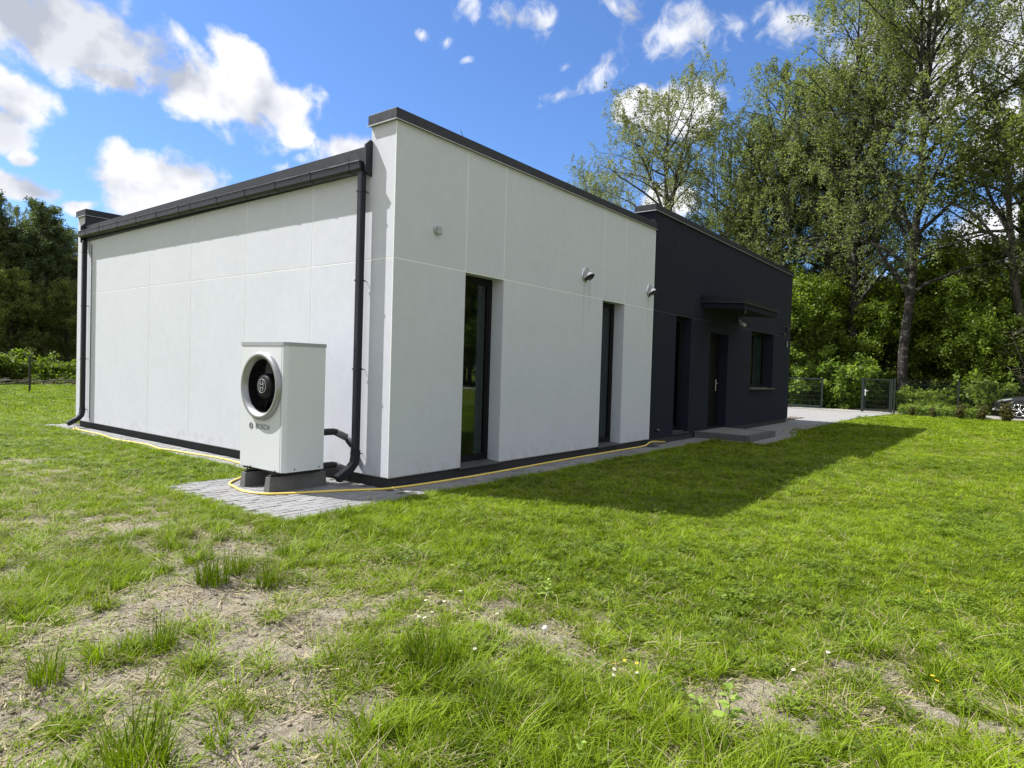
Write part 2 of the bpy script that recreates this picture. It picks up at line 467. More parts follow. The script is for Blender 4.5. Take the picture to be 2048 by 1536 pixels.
def bark(name, c1, c2, white=0.0):
    m, nt, b, o = material(name)
    p = node(nt, 'ShaderNodeTexCoord').outputs['Object']
    mp = node(nt, 'ShaderNodeMapping'); mp.inputs['Scale'].default_value = (7, 7, 2.2); nt.links.new(p, mp.inputs[0])
    n = tnoise(nt, mp.outputs[0], 1.6, 6, .65)
    c = mixc(nt, maprange(nt, n, .35, .65), c1, c2)
    if white:
        mp2 = node(nt, 'ShaderNodeMapping'); mp2.inputs['Scale'].default_value = (2, 2, 5); nt.links.new(p, mp2.inputs[0])
        w = maprange(nt, tnoise(nt, mp2.outputs[0], 1.3, 5, .6), .53, .62)
        c = mixc(nt, math_n(nt, 'MULTIPLY', w, white), c, (.42, .40, .37))
    setc(nt, b, c); b.inputs['Roughness'].default_value = .9
    bump(nt, b, n, .6, .03)
    return m


M['birch_leaf'] = foliage('birch_leaves', (.110, .140, .058), (.27, .315, .135), .52)
M['birch_leaf_pale'] = foliage('pale_birch_leaves', (.13, .155, .07), (.27, .30, .14), .42)
M['green_leaf'] = foliage('maple_leaves', (.075, .115, .014), (.20, .28, .035), .5)
M['bright_leaf'] = foliage('hazel_leaves', (.09, .16, .022), (.25, .34, .05), .48)
M['dark_leaf'] = foliage('wood_leaves', (.085, .115, .030), (.21, .255, .075), .5)
M['needle'] = foliage('pine_needles', (.042, .066, .028), (.10, .135, .052), .35)
M['thuja'] = foliage('thuja_scales', (.055, .055, .012), (.14, .135, .03), .3)
M['weed_leaf'] = foliage('weed_leaves', (.16, .26, .04), (.34, .46, .10), .45)
M['bark'] = bark('grey_bark', (.022, .019, .015), (.075, .065, .052))
M['birch_bark'] = bark('birch_bark', (.010, .008, .007), (.034, .029, .024), .22)
M['pine_bark'] = bark('pine_bark', (.035, .022, .014), (.10, .058, .034))
M['twig'] = bark('grey_twigs', (.07, .06, .045), (.17, .15, .115))
M['grass'] = foliage('grass_blades', (.068, .115, .003), (.265, .37, .018), .38, .5, .15, 1.3)
M['dry'] = foliage('dry_straw', (.20, .165, .085), (.42, .36, .22), .2, .7)
M['clover'] = foliage('clover_leaves', (.075, .125, .008), (.21, .30, .03), .45)
M['petal'] = simple('daisy_petals', (.80, .80, .78), .6, 0, .04)
M['yellow'] = simple('yellow_flower', (.80, .52, .02), .6, 0, .1)


def ground_mat():
    m, nt, b, o = material('lawn_soil')
    p = pos(nt)
    dirt = node(nt, 'ShaderNodeAttribute', attribute_name='dirt').outputs['Fac']
    n1 = tnoise(nt, p, 2.3, 6, .6); n2 = tnoise(nt, p, 22, 5, .65); n3 = tnoise(nt, p, 130, 3, .7)
    soil = mixc(nt, maprange(nt, n1, .35, .65), (.20, .172, .135), (.39, .345, .265))
    soil = mixc(nt, maprange(nt, n2, .38, .7), soil, (.46, .41, .32))
    soil = mixc(nt, math_n(nt, 'MULTIPLY', maprange(nt, n3, .52, .7), .5), soil, (.11, .08, .05))
    g1 = mixc(nt, maprange(nt, n2, .3, .7), (.095, .120, .014), (.21, .25, .036))
    g1 = mixc(nt, math_n(nt, 'MULTIPLY', maprange(nt, tnoise(nt, p, .35, 5), .45, .65), .45), g1, (.20, .21, .05))
    thr = math_n(nt, 'ADD', dirt, math_n(nt, 'MULTIPLY', math_n(nt, 'SUBTRACT', n2, .5), .6))
    setc(nt, b, mixc(nt, maprange(nt, thr, .24, .52), g1, soil))
    b.inputs['Roughness'].default_value = .95; b.inputs['Specular IOR Level'].default_value = .1
    h = math_n(nt, 'ADD', math_n(nt, 'MULTIPLY', n2, 1.0), math_n(nt, 'MULTIPLY', n3, .5))
    bump(nt, b, h, 1.0, .05)
    return m


M['ground'] = ground_mat()
M['sand'] = simple('pale_kerb_concrete', (.30, .29, .26), .9, 0, .15, 3)

# ------------------------------------------------------------------ ground
PHASE = rng.uniform(0, 6.28, (64, 3)); KV = rng.normal(0, 1, (64, 2))


def fbm(x, y, scale, seed=0, octaves=4):
    """cheap smooth noise 0..1 from summed plane waves, vectorised"""
    out = np.zeros_like(x, dtype=float); amp = 1.0; tot = 0
    r = np.random.default_rng(seed + 100)
    for o in range(octaves):
        acc = 0
        for k in range(7):
            an = r.uniform(0, 6.283); fr = scale * (2 ** o) * r.uniform(.6, 1.5); ph = r.uniform(0, 6.283)
            acc = acc + np.sin((x * math.cos(an) + y * math.sin(an)) * fr + ph)
        out += amp * acc / 7 ** .5; tot += amp; amp *= .6
    return np.clip(.5 + out / tot * .45, 0, 1)


BARE = [(-3.97, -2.21, .5), (-4.04, -2.73, .35), (-3.45, -2.8, .3), (-3.34, -1.41, .35), (-1.9, 1.28, .45), (-1.83, 2.43, .3), (-2.22, -1.32, .32), (-2.97, -2.63, .3), (-3.22, -3.42, .28), (-3.75, -3.44, .35), (-2.21, -3.47, .26), (-2.27, -3.79, .24), (-2.63, -2.43, .32), (-1.11, -3.82, .22), (-2.05, -4.89, .28), (-1.68, -5.1, .25), (-3.2, -2.17, .3), (-2.35, 3.86, .35), (-2.44, -.69, .35), (-3.6, -1.9, .3), (-2.5, .4, .4), (-2.8, -1.62, .5), (-2.75, -1.7, .4), (-2.1, -3.35, .22), (-2.2, -3.75, .2), (-2.2, -4.1, .2), (-2.28, -4.45, .2), (-2.3, -4.85, .2), (-2.15, -5.2, .22), (-1.75, -5.5, .2), (-4.3, -2.0, .5), (-3.0, -2.0, .25)]
RICH = [(-3.22, -1.12, .3), (-3.47, -2.7, .12), (-3.14, -3.94, .45), (-2.79, -3.91, .45), (-3.54, -.78, .3), (-2.9, -3.09, .2), (-2.84, -3.49, .28), (-2.96, -4.41, .5), (-2.55, -4.62, .35), (-.66, 2.37, .9), (-1.2, -1.6, .7), (-1.5, .2, .5), (-2.3, -5.2, .3)]


def sstep(a, b, x):
    t = np.clip((x - a) / (b - a), 0, 1); return t * t * (3 - 2 * t)


def dirtness(x, y):
    base = sstep(-1.0, -2.5, x) * (.40 + .12 * sstep(1.5, -1.0, y))
    base = np.maximum(base, .24 * sstep(-3.8, -5.6, y) * sstep(.6, -1.2, x))
    base = base * (1 - .35 * sstep(2, 6, y)) * (1 - sstep(9, 14, y) * .7)
    d = base.copy()
    for bx, by, r in BARE:
        d = d + .23 * np.exp(-((x - bx) ** 2 + (y - by) ** 2) / (r * r))
    for bx, by, r in RICH:
        d = d - .34 * np.exp(-((x - bx) ** 2 + (y - by) ** 2) / (r * r))
    n = fbm(x, y, 5.0, 1, 4); n2 = fbm(x, y, 17.0, 2, 3)
    return np.clip(d + sstep(.02, .25, base) * ((n - .5) * 1.0 + (n2 - .5) * 1.15), 0, 1)


def paved(x, y, m=0.0):
    a = (x > -1.74 - m) & (x < 0.1) & (y > -.56 - m) & (y < 1.87 + m)
    b = (x > -.43 - m) & (x < 17) & (y > 0) & (y < 9.95 + m)
    c = (x > -.1) & (x < 8.85 + m) & (y > -.53 - m) & (y < .1)
    d = (x > 8.85 - m) & (x < 11.8) & (y > -1.55 - m) & (y < .1)
    e = (x >= 11.8) & (x < 22) & (y > -1.1 - m) & (y < 10)
    f = (x >= 22) & (x < 26.4) & (y > -1.1 - .55 * (x - 22) / 4.3 - m) & (y < 10)
    return a | b | c | d | e | f


def ground_z(x, y):
    z = -.022 + 0 * x
    away = np.clip(np.minimum(np.hypot(np.maximum(-1.65 - x, 0), np.maximum(-.47 - y, 0)), 1.5) / 1.5, 0, 1)
    near = sstep(30, 10, np.hypot(x - CAMXY[0], y - CAMXY[1]))
    far = np.where((x < -.43) | (y < -.5), 1.0, 0.0)
    z = z + far * away * near * ((fbm(x, y, 1.6, 5, 3) - .5) * .07 + (fbm(x, y, 9, 6, 3) - .5) * .035 * (.4 + dirtness(x, y)))
    # tyre tread left of the frame's lower edge
    return z


def axis_lines(lo, hi, d, outs):
    a = list(np.arange(lo, hi, d)); 
    return np.array(sorted(set([-o for o in outs if -o < lo] + a + [o for o in outs if o > hi])))


outs = [9.5, 10, 11, 12.5, 14, 16, 19, 23, 28, 35, 45, 60, 80, 110, 150, 220, 320, 500, 800, 1200]
gx = axis_lines(-7.0, 4.5, .07, outs + [5, 5.6, 6.4, 7.4, 8.5]); gy = axis_lines(-7.5, 5.0, .07, outs + [5.6, 6.4, 7.4, 8.5])
GX, GY = np.meshgrid(gx, gy)
GZ = ground_z(GX, GY)
GZ = np.where((GX > .0) & (GX < 17) & (GY > 0) & (GY < 9.5), -.06, GZ)
nx, ny = len(gx), len(gy)
idx = np.arange(nx * ny).reshape(ny, nx)
quads = np.stack([idx[:-1, :-1], idx[:-1, 1:], idx[1:, 1:], idx[1:, :-1]], -1).reshape(-1, 4)
gme = mesh_np('ground', np.stack([GX, GY, GZ], -1).reshape(-1, 3), quads, M['ground'], True, {'dirt': ('POINT', 'FLOAT', dirtness(GX, GY).astype(np.float32))})
tag(link('ground', gme), 'lawn ground with worn sandy patches', kind='structure')

# paved ground: dark bed under separate pavers, courtyard sheet beyond
bed = MB()
bed.box(-1.73, -.002, -.555, 1.86, -.10, -.010); bed.box(-.425, -.002, 1.861, 9.95, -.10, -.0102)
bed.box(-.001, 8.85, -.515, -.002, -.10, -.0104); bed.box(0, 3.0, 9.5, 9.95, -.1, -.0106)
pave = bed.build('pavement', simple('joint_sand', (.085, .08, .068), .95, 0, .3, 40), None)
tag(pave, 'grey concrete paver strip round the house', kind='structure')
PL, PW, GAP = .2, .1, .007
pm = []
for k in range(4):
    b = MB(); h = .0015 * k
    b.box(-PL / 2 + .0055, PL / 2 - .0055, -PW / 2 + GAP / 2, PW / 2 - GAP / 2, -.05, 0, .004)
    pm.append(b.mesh('paver', M['paver']))
pv = []
def course(x0, x1, y0, y1, along):
    if along == 'x':
        r = 0; y = y0 + PW / 2
        while y < y1 - .03:
            x = x0 + PL / 2 - (PL / 2 if r % 2 else 0)
            while x < x1 + .01:
                if x0 + .04 < x < x1 - .03: pv.append((x, y, 0.0))
                x += PL
            y += PW; r += 1
    else:
        r = 0; x = x0 + PW / 2
        while x < x1 - .03:
            y = y0 + PL / 2 - (PL / 2 if r % 2 else 0)
            while y < y1 + .01:
                if y0 + .04 < y < y1 - .03: pv.append((x, y, math.pi / 2))
                y += PL
            x += PW; r += 1
course(-1.72, -.02, -.555, 1.86, 'x')
course(-.425, -.02, 1.87, 9.9, 'y')
course(.0, 8.85, -.515, -.02, 'x')
pv.sort(key=lambda q: math.hypot(q[0] - CAMXY[0], q[1] - CAMXY[1]))
rest = []
for i, (x, y, a) in enumerate(pv):
    dz = random.uniform(-.003, .003); tx, ty = random.gauss(0, .007), random.gauss(0, .007)
    a2 = a + random.gauss(0, .006)
    if i < 298:
        o = link('paver', pm[i % 4], pave); o.location = (x, y, dz); o.rotation_euler = (tx, ty, a2)
    else: rest.append((x, y, a2, dz))
vb = np.array([v.co for v in pm[0].vertices]); fb = [list(p.vertices) for p in pm[0].polygons]
V = []; Fc = []
for x, y, a, dz in rest:
    c, s = math.cos(a), math.sin(a); b0 = len(V)
    V += [(x + c * p[0] - s * p[1], y + s * p[0] + c * p[1], p[2] + dz) for p in vb]; Fc += [[q + b0 for q in f] for f in fb]
ro = link('far_pavers', mesh_np('far_pavers', V, Fc, M['paver']), pave); tag(ro, kind='stuff')

cy = MB()
cy.prism([(8.85, -1.55), (11.6, -1.5), (13.2, -1.12), (22, -1.1), (26.05, -1.62), (26.05, 14), (16.62, 14), (16.62, -.002), (8.85, -.002)], 2, -.08, -.001)
tag(cy.build('courtyard', M['court']), 'pale paved yard beyond the dark end of the house', kind='structure')
road = MB(); road.box(26.9, 30.8, -.2, 60, -.06, -.004); road.box(27.3, 31.2, -60, -.21, -.06, -.004)
tag(road.build('road', M['sand']), 'pale gravel lane behind the fence', kind='structure')
MAIN_DONE = True

# ------------------------------------------------------------------ house
house = tag(empty('house', (0, 0, 0)), 'single-storey flat-roofed house, white plaster half joined to a dark grey half', 'house')
ZP, ZJ, ZC, ZT = .12, 2.65, 4.205, 4.33     # plinth top, joint, under cap, cap top
G2 = .007                                    # half a joint
L = 9.46
XW, XD = 6.70, 16.55                         # end of white part, end of dark part
ZCD, ZTD = 4.585, 4.71
T = .012                                     # plaster panel thickness


def rects(u0, u1, v0, v1, holes):
    us = sorted({u0, u1, *[h[0] for h in holes], *[h[1] for h in holes]}); out = []
    for a, b in zip(us[:-1], us[1:]):
        cut = sorted([(h[2], h[3]) for h in holes if h[0] <= a + 1e-6 and h[1] >= b - 1e-6]); z = v0
        for (c, d) in cut:
            if c > z + 1e-6: out.append((a, b, z, c))
            z = d
        if z < v1 - 1e-6: out.append((a, b, z, v1))
    return out


W1, W2 = (1.23, 2.02, ZP, ZJ), (4.75, 5.53, ZP, ZJ)
D1, DD, D2 = (7.86, 8.66, .16, 2.64), (9.80, 11.0, .14, 2.40), (12.76, 14.78, 1.08, 2.635)
TH = .36
# structural walls (white)
w = MB()
for (a, b, c, d) in rects(T, XW, ZP, ZC, [W1, W2]): w.box(a, b, T, TH, c, d)
w.box(T, .40, TH, L - .40, ZP, 3.90)                      # left wall
w.box(T, XW, L - .40, L, ZP, ZC)                          # back wall
w.box(T, XW, TH, .43, 2.75, ZC)
w.build('wall', M['white_plaster'], house)
# structural walls (dark)
w = MB(); YD = .02
for (a, b, c, d) in rects(XW, XD, ZP, ZCD, [D1, DD, D2]): w.box(a, b, YD + T, TH, c, d)
w.box(XD - .40, XD, TH, L, ZP, ZCD)
w.box(XW, XW + .4, TH, 1.2, 3.9, ZCD)
w.box(XW, XD - .4, L - .4, L, ZP, ZCD)
w.build('wall', M['dark_plaster'], house)['label'] = 'dark grey plaster wall'
# party wall inside and floor, ceiling linings so that rooms are closed and dark
w = MB(); w.box(XW - .1, XW + .1, TH + .001, L - .41, ZP + .01, 3.6); w.box(.41, XW - .11, TH, L - .41, .02, .115); w.box(XW + .11, XD - .41, TH, L - .41, .02, .115)
w.box(.41, XW - .11, TH + .002, L - .41, 2.68, 2.74); w.box(XW + .11, XD - .41, TH + .002, L - .41, 2.68, 2.74)
w.box(.41, XW - .11, 3.3, 3.4, .12, 2.67); w.box(XW + .11, XD - .41, 3.3, 3.4, .12, 2.67)
w.box(9.3, 9.4, TH + .003, 3.29, .12, 2.67); w.box(11.8, 11.9, TH + .003, 3.29, .12, 2.67); w.box(3.3, 3.4, TH + .003, 3.29, .12, 2.67)
w.build('inner_wall', M['room'], house)

# plaster panels between the grooves
def panel(a, b, c, d, face, mat, y0=0.0):
    m = MB()
    if face == 'front': m.box(a, b, y0, y0 + T, c, d)
    else: m.box(0, T, a, b, c, d)
    return m.build('facade_panel', mat, house)


for (a, b) in ((0, W1[0]), (W1[1], W2[0]), (W2[1], XW)): panel(a, b, ZP, ZJ - G2, 'front', M['white_plaster'])
xs = [0, 1.23, 2.02, 4.75, 5.53, XW]
for i in range(5): panel(xs[i] + (G2 if i else 0), xs[i + 1] - (G2 if i < 4 else 0), ZJ + G2, ZC, 'front', M['white_plaster'])
ys = [T, 1.55, 3.12, 4.73, 6.2, L]
for i in range(5):
    a, b = ys[i] + (G2 if i else 0), ys[i + 1] - (G2 if i < 4 else 0)
    panel(a, b, ZP, ZJ - G2, 'left', M['white_plaster'])
    if i == 0:
        panel(a, .43, ZJ + G2, ZC, 'left', M['white_plaster']); panel(.43, b, ZJ + G2, 3.9, 'left', M['white_plaster'])
    elif i == 4:
        panel(a, L - .43, ZJ + G2, 3.9, 'left', M['white_plaster']); panel(L - .43, b, ZJ + G2, ZC, 'left', M['white_plaster'])
    else: panel(a, b, ZJ + G2, 3.9, 'left', M['white_plaster'])
for ya_, yb_ in ((T, .43), (L - .43, L - .4)):
    w = MB(); w.box(T, .40, ya_, yb_, 3.9, ZC); w.build('pier', M['white_plaster'], house)
dx = [XW, 7.86, 8.66, 9.80, 11.0, 12.76, 14.78, XD]
for (a, b, c) in ((XW, 7.86, ZP), (8.66, 9.80, ZP), (11.0, 12.76, ZP), (14.78, XD, ZP)): panel(a, b, c, ZJ - .006, 'front', M['dark_plaster'], YD)
panel(7.86, 8.66, ZP, .16, 'front', M['dark_plaster'], YD); panel(12.76, 14.78, ZP, 1.08, 'front', M['dark_plaster'], YD)
panel(9.80, 11.0, 2.40, ZJ - .006, 'front', M['dark_plaster'], YD)
dxx = [XW, 7.86, 8.66, 9.30, XD]
for i in range(4): panel(dxx[i] + (.005 if i else 0), dxx[i + 1] - (.005 if i < 3 else 0), ZJ + .004, ZCD, 'front', M['dark_plaster'], YD)
# pale beads at the bottom of the grooves
def bead(a, b, c, d, face, mat, y0=0.0):
    m = MB()
    if face == 'front': m.box(a, b, y0 + .002, y0 + T, c, d)
    else: m.box(.002, T, a, b, c, d)
    return m.build('joint_bead', mat, house)


bead(.006, XW, ZJ - G2, ZJ + G2, 'front', M['joint']); bead(T, L, ZJ - G2, ZJ + G2, 'left', M['joint'])
for x in xs[1:5]: bead(x - G2, x + G2, ZJ + G2, ZC, 'front', M['joint'])
for y in ys[1:5]:
    bead(y - G2, y + G2, ZJ + G2, 3.9, 'left', M['joint']); bead(y - G2, y + G2, ZP, ZJ - G2, 'left', M['joint'])
bead(XW, 9.8, ZJ - .006, ZJ + .004, 'front', M['dark_joint'], YD); bead(11, XD, ZJ - .006, ZJ + .004, 'front', M['dark_joint'], YD)
for x in dxx[1:4]: bead(x - .005, x + .005, ZJ + .004, ZCD, 'front', M['dark_joint'], YD)
# corner beads paler than the plaster, the lit edge put into their colour
m = MB(); m.box(-.0035, .004, -.0035, .004, ZP - .002, ZC - .002); m.build('corner_bead', M['joint'], house); m = MB(); m.box(XW - .012, XW + .002, -.004, -.0005, ZP - .002, ZC - .06); m.build('corner_bead', M['joint'], house)

# plinth
m = MB(); m.box(.055, XD - .05, .055, .30, -.06, ZP); m.box(.055, .30, .301, L - .05, -.06, ZP); m.box(.31, XD - .05, L - .3, L - .05, -.06, ZP); m.box(XD - .3, XD - .05, .31, L - .31, -.06, ZP)
m.build('plinth', M['plinth'], house)
m = MB(); m.box(.012, XW, .012, .08, ZP - .012, ZP - .001); m.box(.012, .08, .081, L, ZP - .012, ZP - .001); m.build('plinth_rail', M['drip'], house)

# roof, parapet caps, drip edges
m = MB(); m.prism([(.43, 3.905), (L - .43, 3.905), (L - .43, 3.975), (.43, 3.975)], 0, -.012, XW); m.prism([(.43, 4.2), (L - .43, 4.2), (L - .43, 4.3), (.43, 4.3)], 0, XW + .4, XD - .3)
m.build('roof', M['roof'], house)
def cap(x0, x1, y0, y1, z0, z1):
    c = MB(); c.box(x0, x1, y0, y1, z0, z1, .006); o = c.build('parapet_cap', M['metal_dark'], house)
    d = MB(); d.box(x0 - .010, x1 + .010, y0 - .007, y0 + .004, z0 - .009, z0 - .001); d.box(x0 - .012, x0 + .004, y0 + .005, y1, z0 - .012, z0 - .001)
    d.build('drip_edge', M['drip'], o)  # pale colour stands in for light on the cap's lower fold
    return o
cap(-.035, XW - .004, -.035, .46, ZC + .002, ZT)
cap(-.035, XW - .004, L - .46, L + .035, ZC + .002, ZT)
cap(XW - .035, XD + .035, -.015, .46, ZCD + .002, ZTD)
cap(XW - .035, XD + .035, L - .46, L + .035, ZCD + .002, ZTD)
m = MB(); m.box(.40, XW, .431, .437, 3.976, ZC); m.build('parapet_flashing', M['metal_dark'], house); m = MB(); m.box(-.03, XW, L - .437, L - .431, 3.976, ZC + .001); m.build('parapet_flashing', M['metal_dark'], house)
# eaves fascia above the gutter with upstands at both ends
m = MB(); m.box(-.024, -.001, .436, L - .436, 3.68, 3.985); f = m.build('fascia', M['metal_dark'], house)
for y in (.404, L - .434):
    m = MB(); m.prism([(-.10, 3.66), (-.0005, 3.62), (-.0005, 4.03), (-.035, 4.045), (-.10, 3.98)], 1, y, y + .03); m.build('upstand', M['metal_dark'], f)
# gutter
GP = [(-.026, .0), (-.026, -.085), (-.055, -.112), (-.118, -.112), (-.148, -.085), (-.150, -.012), (-.160, -.004), (-.156, .010), (-.142, .008), (-.143, -.08), (-.116, -.104), (-.058, -.104), (-.034, -.082), (-.034, .0)]
def gz(y): return 3.775 + .0085 * y
def gutter_seg(mb, y0, y1, grow=0.0):
    n = len(GP); cx_, cz_ = -.09, -.05
    P = [(cx_ + (x - cx_) * (1 + grow), cz_ + (z - cz_) * (1 + grow)) for x, z in GP]
    v = [(x, y0, z + gz(y0)) for x, z in P] + [(x, y1, z + gz(y1)) for x, z in P]
    mb.add(v, [[i, (i + 1) % n, n + (i + 1) % n, n + i] for i in range(n)] + [list(range(n))[::-1], list(range(n, 2 * n))])
gm = MB(); gutter_seg(gm, .46, 9.02); gut = gm.build('gutter', M['gutter'], house)
for y in (.456, 9.016):
    e = MB(); e.prism([(x, z + gz(y)) for x, z in GP[:8]], 1, y, y + .008); e.build('end_cap', M['gutter'], gut)
for y in (8.01, 7.22, 6.43, 5.66, 4.90, 4.52, 3.73, 2.96, 2.21, 1.43, .67, 8.7):
    e = MB(); gutter_seg(e, y - .02, y + .02, .07); e.build('gutter_bracket', M['gutter'], gut)
# downpipes
def downpipe(y, lab):
    d = MB(); d.box(-.128, -.048, y - .04, y + .04, .40, 3.67, .010)
    o = d.build('downpipe', M['gutter'], house); o['label'] = lab
    s = MB(); s.tube([(-.088, y, .405), (-.088, y, .33), (-.105, y, .25), (-.16, y, .19), (-.34, y, .085)], .041, 4, True, True); s.build('pipe_shoe', M['gutter'], o)
    for z in (3.44, 2.40, 1.36, .36):
        c = MB(); c.box(-.132, -.044, y - .044, y + .044, z - .009, z + .009); c.tube([(-.05, y - .02, z), (.02, y - .02, z)], .005, 6); c.tube([(-.09, y - .05, z), (-.09, y - .042, z)], .007, 6); c.build('pipe_clamp', M['gutter'], o)
downpipe(.48, 'square dark downpipe nearest the corner'); downpipe(8.86, 'square dark downpipe at the far end of the white wall')
# thin white cable beside the downpipe
m = MB(); m.tube([(-.012, 8.72, 3.6), (-.012, 8.725, 1.5), (-.012, 8.72, .2)], .006, 6); m.build('wall_cable', M['black_gloss'], house)


def window(op, depth, y0, curtains=(), sillmat='sill', reflection_sheet=False, mull=None, fw=.055, sill_drop=.0):
    a, b, c, d = op
    fm = MB(); y = y0 + depth
    c2 = c + .02
    fm.box(a, a + fw, y, y + .07, c2, d, .004); fm.box(b - fw, b, y, y + .07, c2, d, .004)
    fm.box(a + fw, b - fw, y, y + .07, c2, c2 + fw, .004); fm.box(a + fw, b - fw, y, y + .07, d - fw, d, .004)
    o = fm.build('window', M['frame'], house)
    s = MB(); ia, ib = a + fw + .001, b - fw - .001
    s.box(ia, ia + .03, y + .012, y + .058, c2 + fw, d - fw, .003); s.box(ib - .03, ib, y + .012, y + .058, c2 + fw, d - fw, .003)
    s.box(ia + .03, ib - .03, y + .012, y + .058, c2 + fw + .001, c2 + fw + .03, .003); s.box(ia + .03, ib - .03, y + .012, y + .058, d - fw - .03, d - fw - .001, .003)
    if mull: s.box(mull - .04, mull + .04, y + .011, y + .059, c2 + fw + .001, d - fw - .001, .003)
    s.build('sash', M['frame'], o)
    g = MB(); g.box(ia + .03, ib - .03, y + .030, y + .036, c2 + fw + .03, d - fw - .03); g.build('pane', M['glass'], o)
    for (u0, u1, mat) in curtains:
        v = []; n = 40
        for i in range(n + 1):
            u = u0 + (u1 - u0) * i / n; yy = y + (.10 if mat == 'reflection_sheet' else .16) + .02 * math.sin(i * 1.7) + .01 * math.sin(i * .6)
            v += [(u, yy, c + .03), (u, yy, d - .03)]
        k = MB(); k.add(v, [[2 * i, 2 * i + 2, 2 * i + 3, 2 * i + 1] for i in range(n)], True); k.build('curtain', M[mat], o)  # curtains, and the pale sheet that stands in for a reflection
    return o


o = window(W1, .20, 0, [(1.60, 1.97, 'curtain')]); o['label'] = 'tall window nearest the corner'
s = MB(); s.prism([(-.02, ZP - .022), (.205, ZP - .002), (.205, ZP + .018), (-.02, ZP - .004)], 0, 1.2, 2.05); s.build('sill', M['sill'], o)
o = window(W2, .20, 0, [(4.78, 5.5, 'curtain')]); o['label'] = 'tall window next to the dark half'
s = MB(); s.prism([(-.02, ZP - .022), (.205, ZP - .002), (.205, ZP + .018), (-.02, ZP - .004)], 0, 4.72, 5.56); s.build('sill', M['sill'], o)
o = window(D1, .20, YD, [(7.9, 8.6, 'room')]); o['label'] = 'tall window left of the door'
s = MB(); s.prism([(-.005, .135), (.22, .162), (.22, .178), (-.005, .150)], 0, 7.84, 8.68); s.build('sill', M['sill'], o)
o = window(D2, .24, YD, [(12.85, 14.7, 'reflection_sheet')], mull=13.8); o['label'] = 'wide window right of the door'
s = MB(); s.prism([(-.06, 1.05), (.26, 1.075), (.26, 1.098), (-.06, 1.068)], 0, 12.72, 14.82); s.build('sill', M['steel_dull'], o)
# door
m = MB(); a, b, c, d = DD
m.box(a, a + .06, .24, .31, c, d, .004); m.box(b - .06, b, .24, .31, c, d, .004); m.box(a + .06, b - .06, .24, .31, d - .06, d, .004); m.box(a + .062, b - .062, .255, .30, c + .005, d - .061, .004)
door = m.build('door', M['black_door'], house)
for k in range(4):
    m = MB(); m.box(a + .2, b - .2, .250, .2545, c + .35 + k * .5, c + .38 + k * .5); m.build('door_moulding', M['black_gloss'], door)
m = MB(); m.box(10.86, 10.89, .243, .2545, 1.02, 1.30, .004); m.tube([(10.875, .25, 1.2), (10.875, .20, 1.2), (10.84, .19, 1.2), (10.74, .19, 1.2)], .011, 8); m.build('door_handle', M['steel'], door)
# entrance canopy
m = MB()
m.prism([(-.97, 3.000), (.015, 3.055), (.015, 3.205), (-.97, 3.085)], 0, 9.15, 11.72)
can = m.build('canopy', M['metal_dark'], house)
m = MB(); m.prism([(-.93, 2.865), (.014, 2.93), (.014, 3.04), (-.93, 2.988)], 0, 9.19, 11.68); m.build('canopy_soffit', M['dark_plaster'], can)
m = MB(); m.prism([(-.982, 2.988), (.013, 3.0435), (.013, 3.052), (-.982, 2.998)], 0, 9.138, 11.732); m.build('drip_edge', M['dark_joint'], can)
m = MB(); m.tube([(9.35, -.9, 2.86), (9.35, -.9, 2.80), (9.33, -.93, 2.77)], .03, 8); m.build('spout', M['metal_dark'], can)
# round steel vent hoods
def hood(x, z, r=.105):
    m = MB(); m.lathe([(r * 1.12, -.003), (r * 1.14, .008), (r * 1.0, .014)], (x, 0, z), (0, -1, 0), 36)
    n_ = Vector((0, -.62, -.785)).normalized(); c = Vector((x, -.02, z)); ax = Vector((1, 0, 0)); bx = n_.cross(ax)
    prof_ = [(r * math.sin(t), r * math.cos(t) * -1.12) for t in np.linspace(.02, math.pi * .52, 12)]
    # cowl: dome opposite the mouth, stretched outwards, clipped at the wall
    v = []; sd = 32
    for rr_, dd in prof_:
        for k in range(sd):
            t = 6.28319 * k / sd; p = c + n_ * (dd + .07) + (ax * math.cos(t) + bx * math.sin(t)) * rr_ * 1.0
            p.y = min(p.y, -.004); v.append(p)
    m.add(v, [[i * sd + k, i * sd + (k + 1) % sd, (i + 1) * sd + (k + 1) % sd, (i + 1) * sd + k] for i in range(len(prof_) - 1) for k in range(sd)], True)
    o = m.build('vent_hood', M['steel'], house)
    k = MB(); k.lathe([(.001, .062), (r * .96, .062)], c, n_, 28); k.build('vent_mouth', M['black_gloss'], o)  # flat black disc stands in for the shaded inside of the hood
    return o
hood(4.16, 3.0)['label'] = 'shiny vent hood above the wall left of the narrow window'
hood(6.50, 3.0)['label'] = 'shiny vent hood by the dark half'
# small twig of metal on the parapet
m = MB(); m.tube([(1.13, .02, 4.325), (1.12, .02, 4.37), (1.09, .02, 4.40), (1.085, .02, 4.43)], .0035, 5); m.build('wire_end', M['gutter'], house)

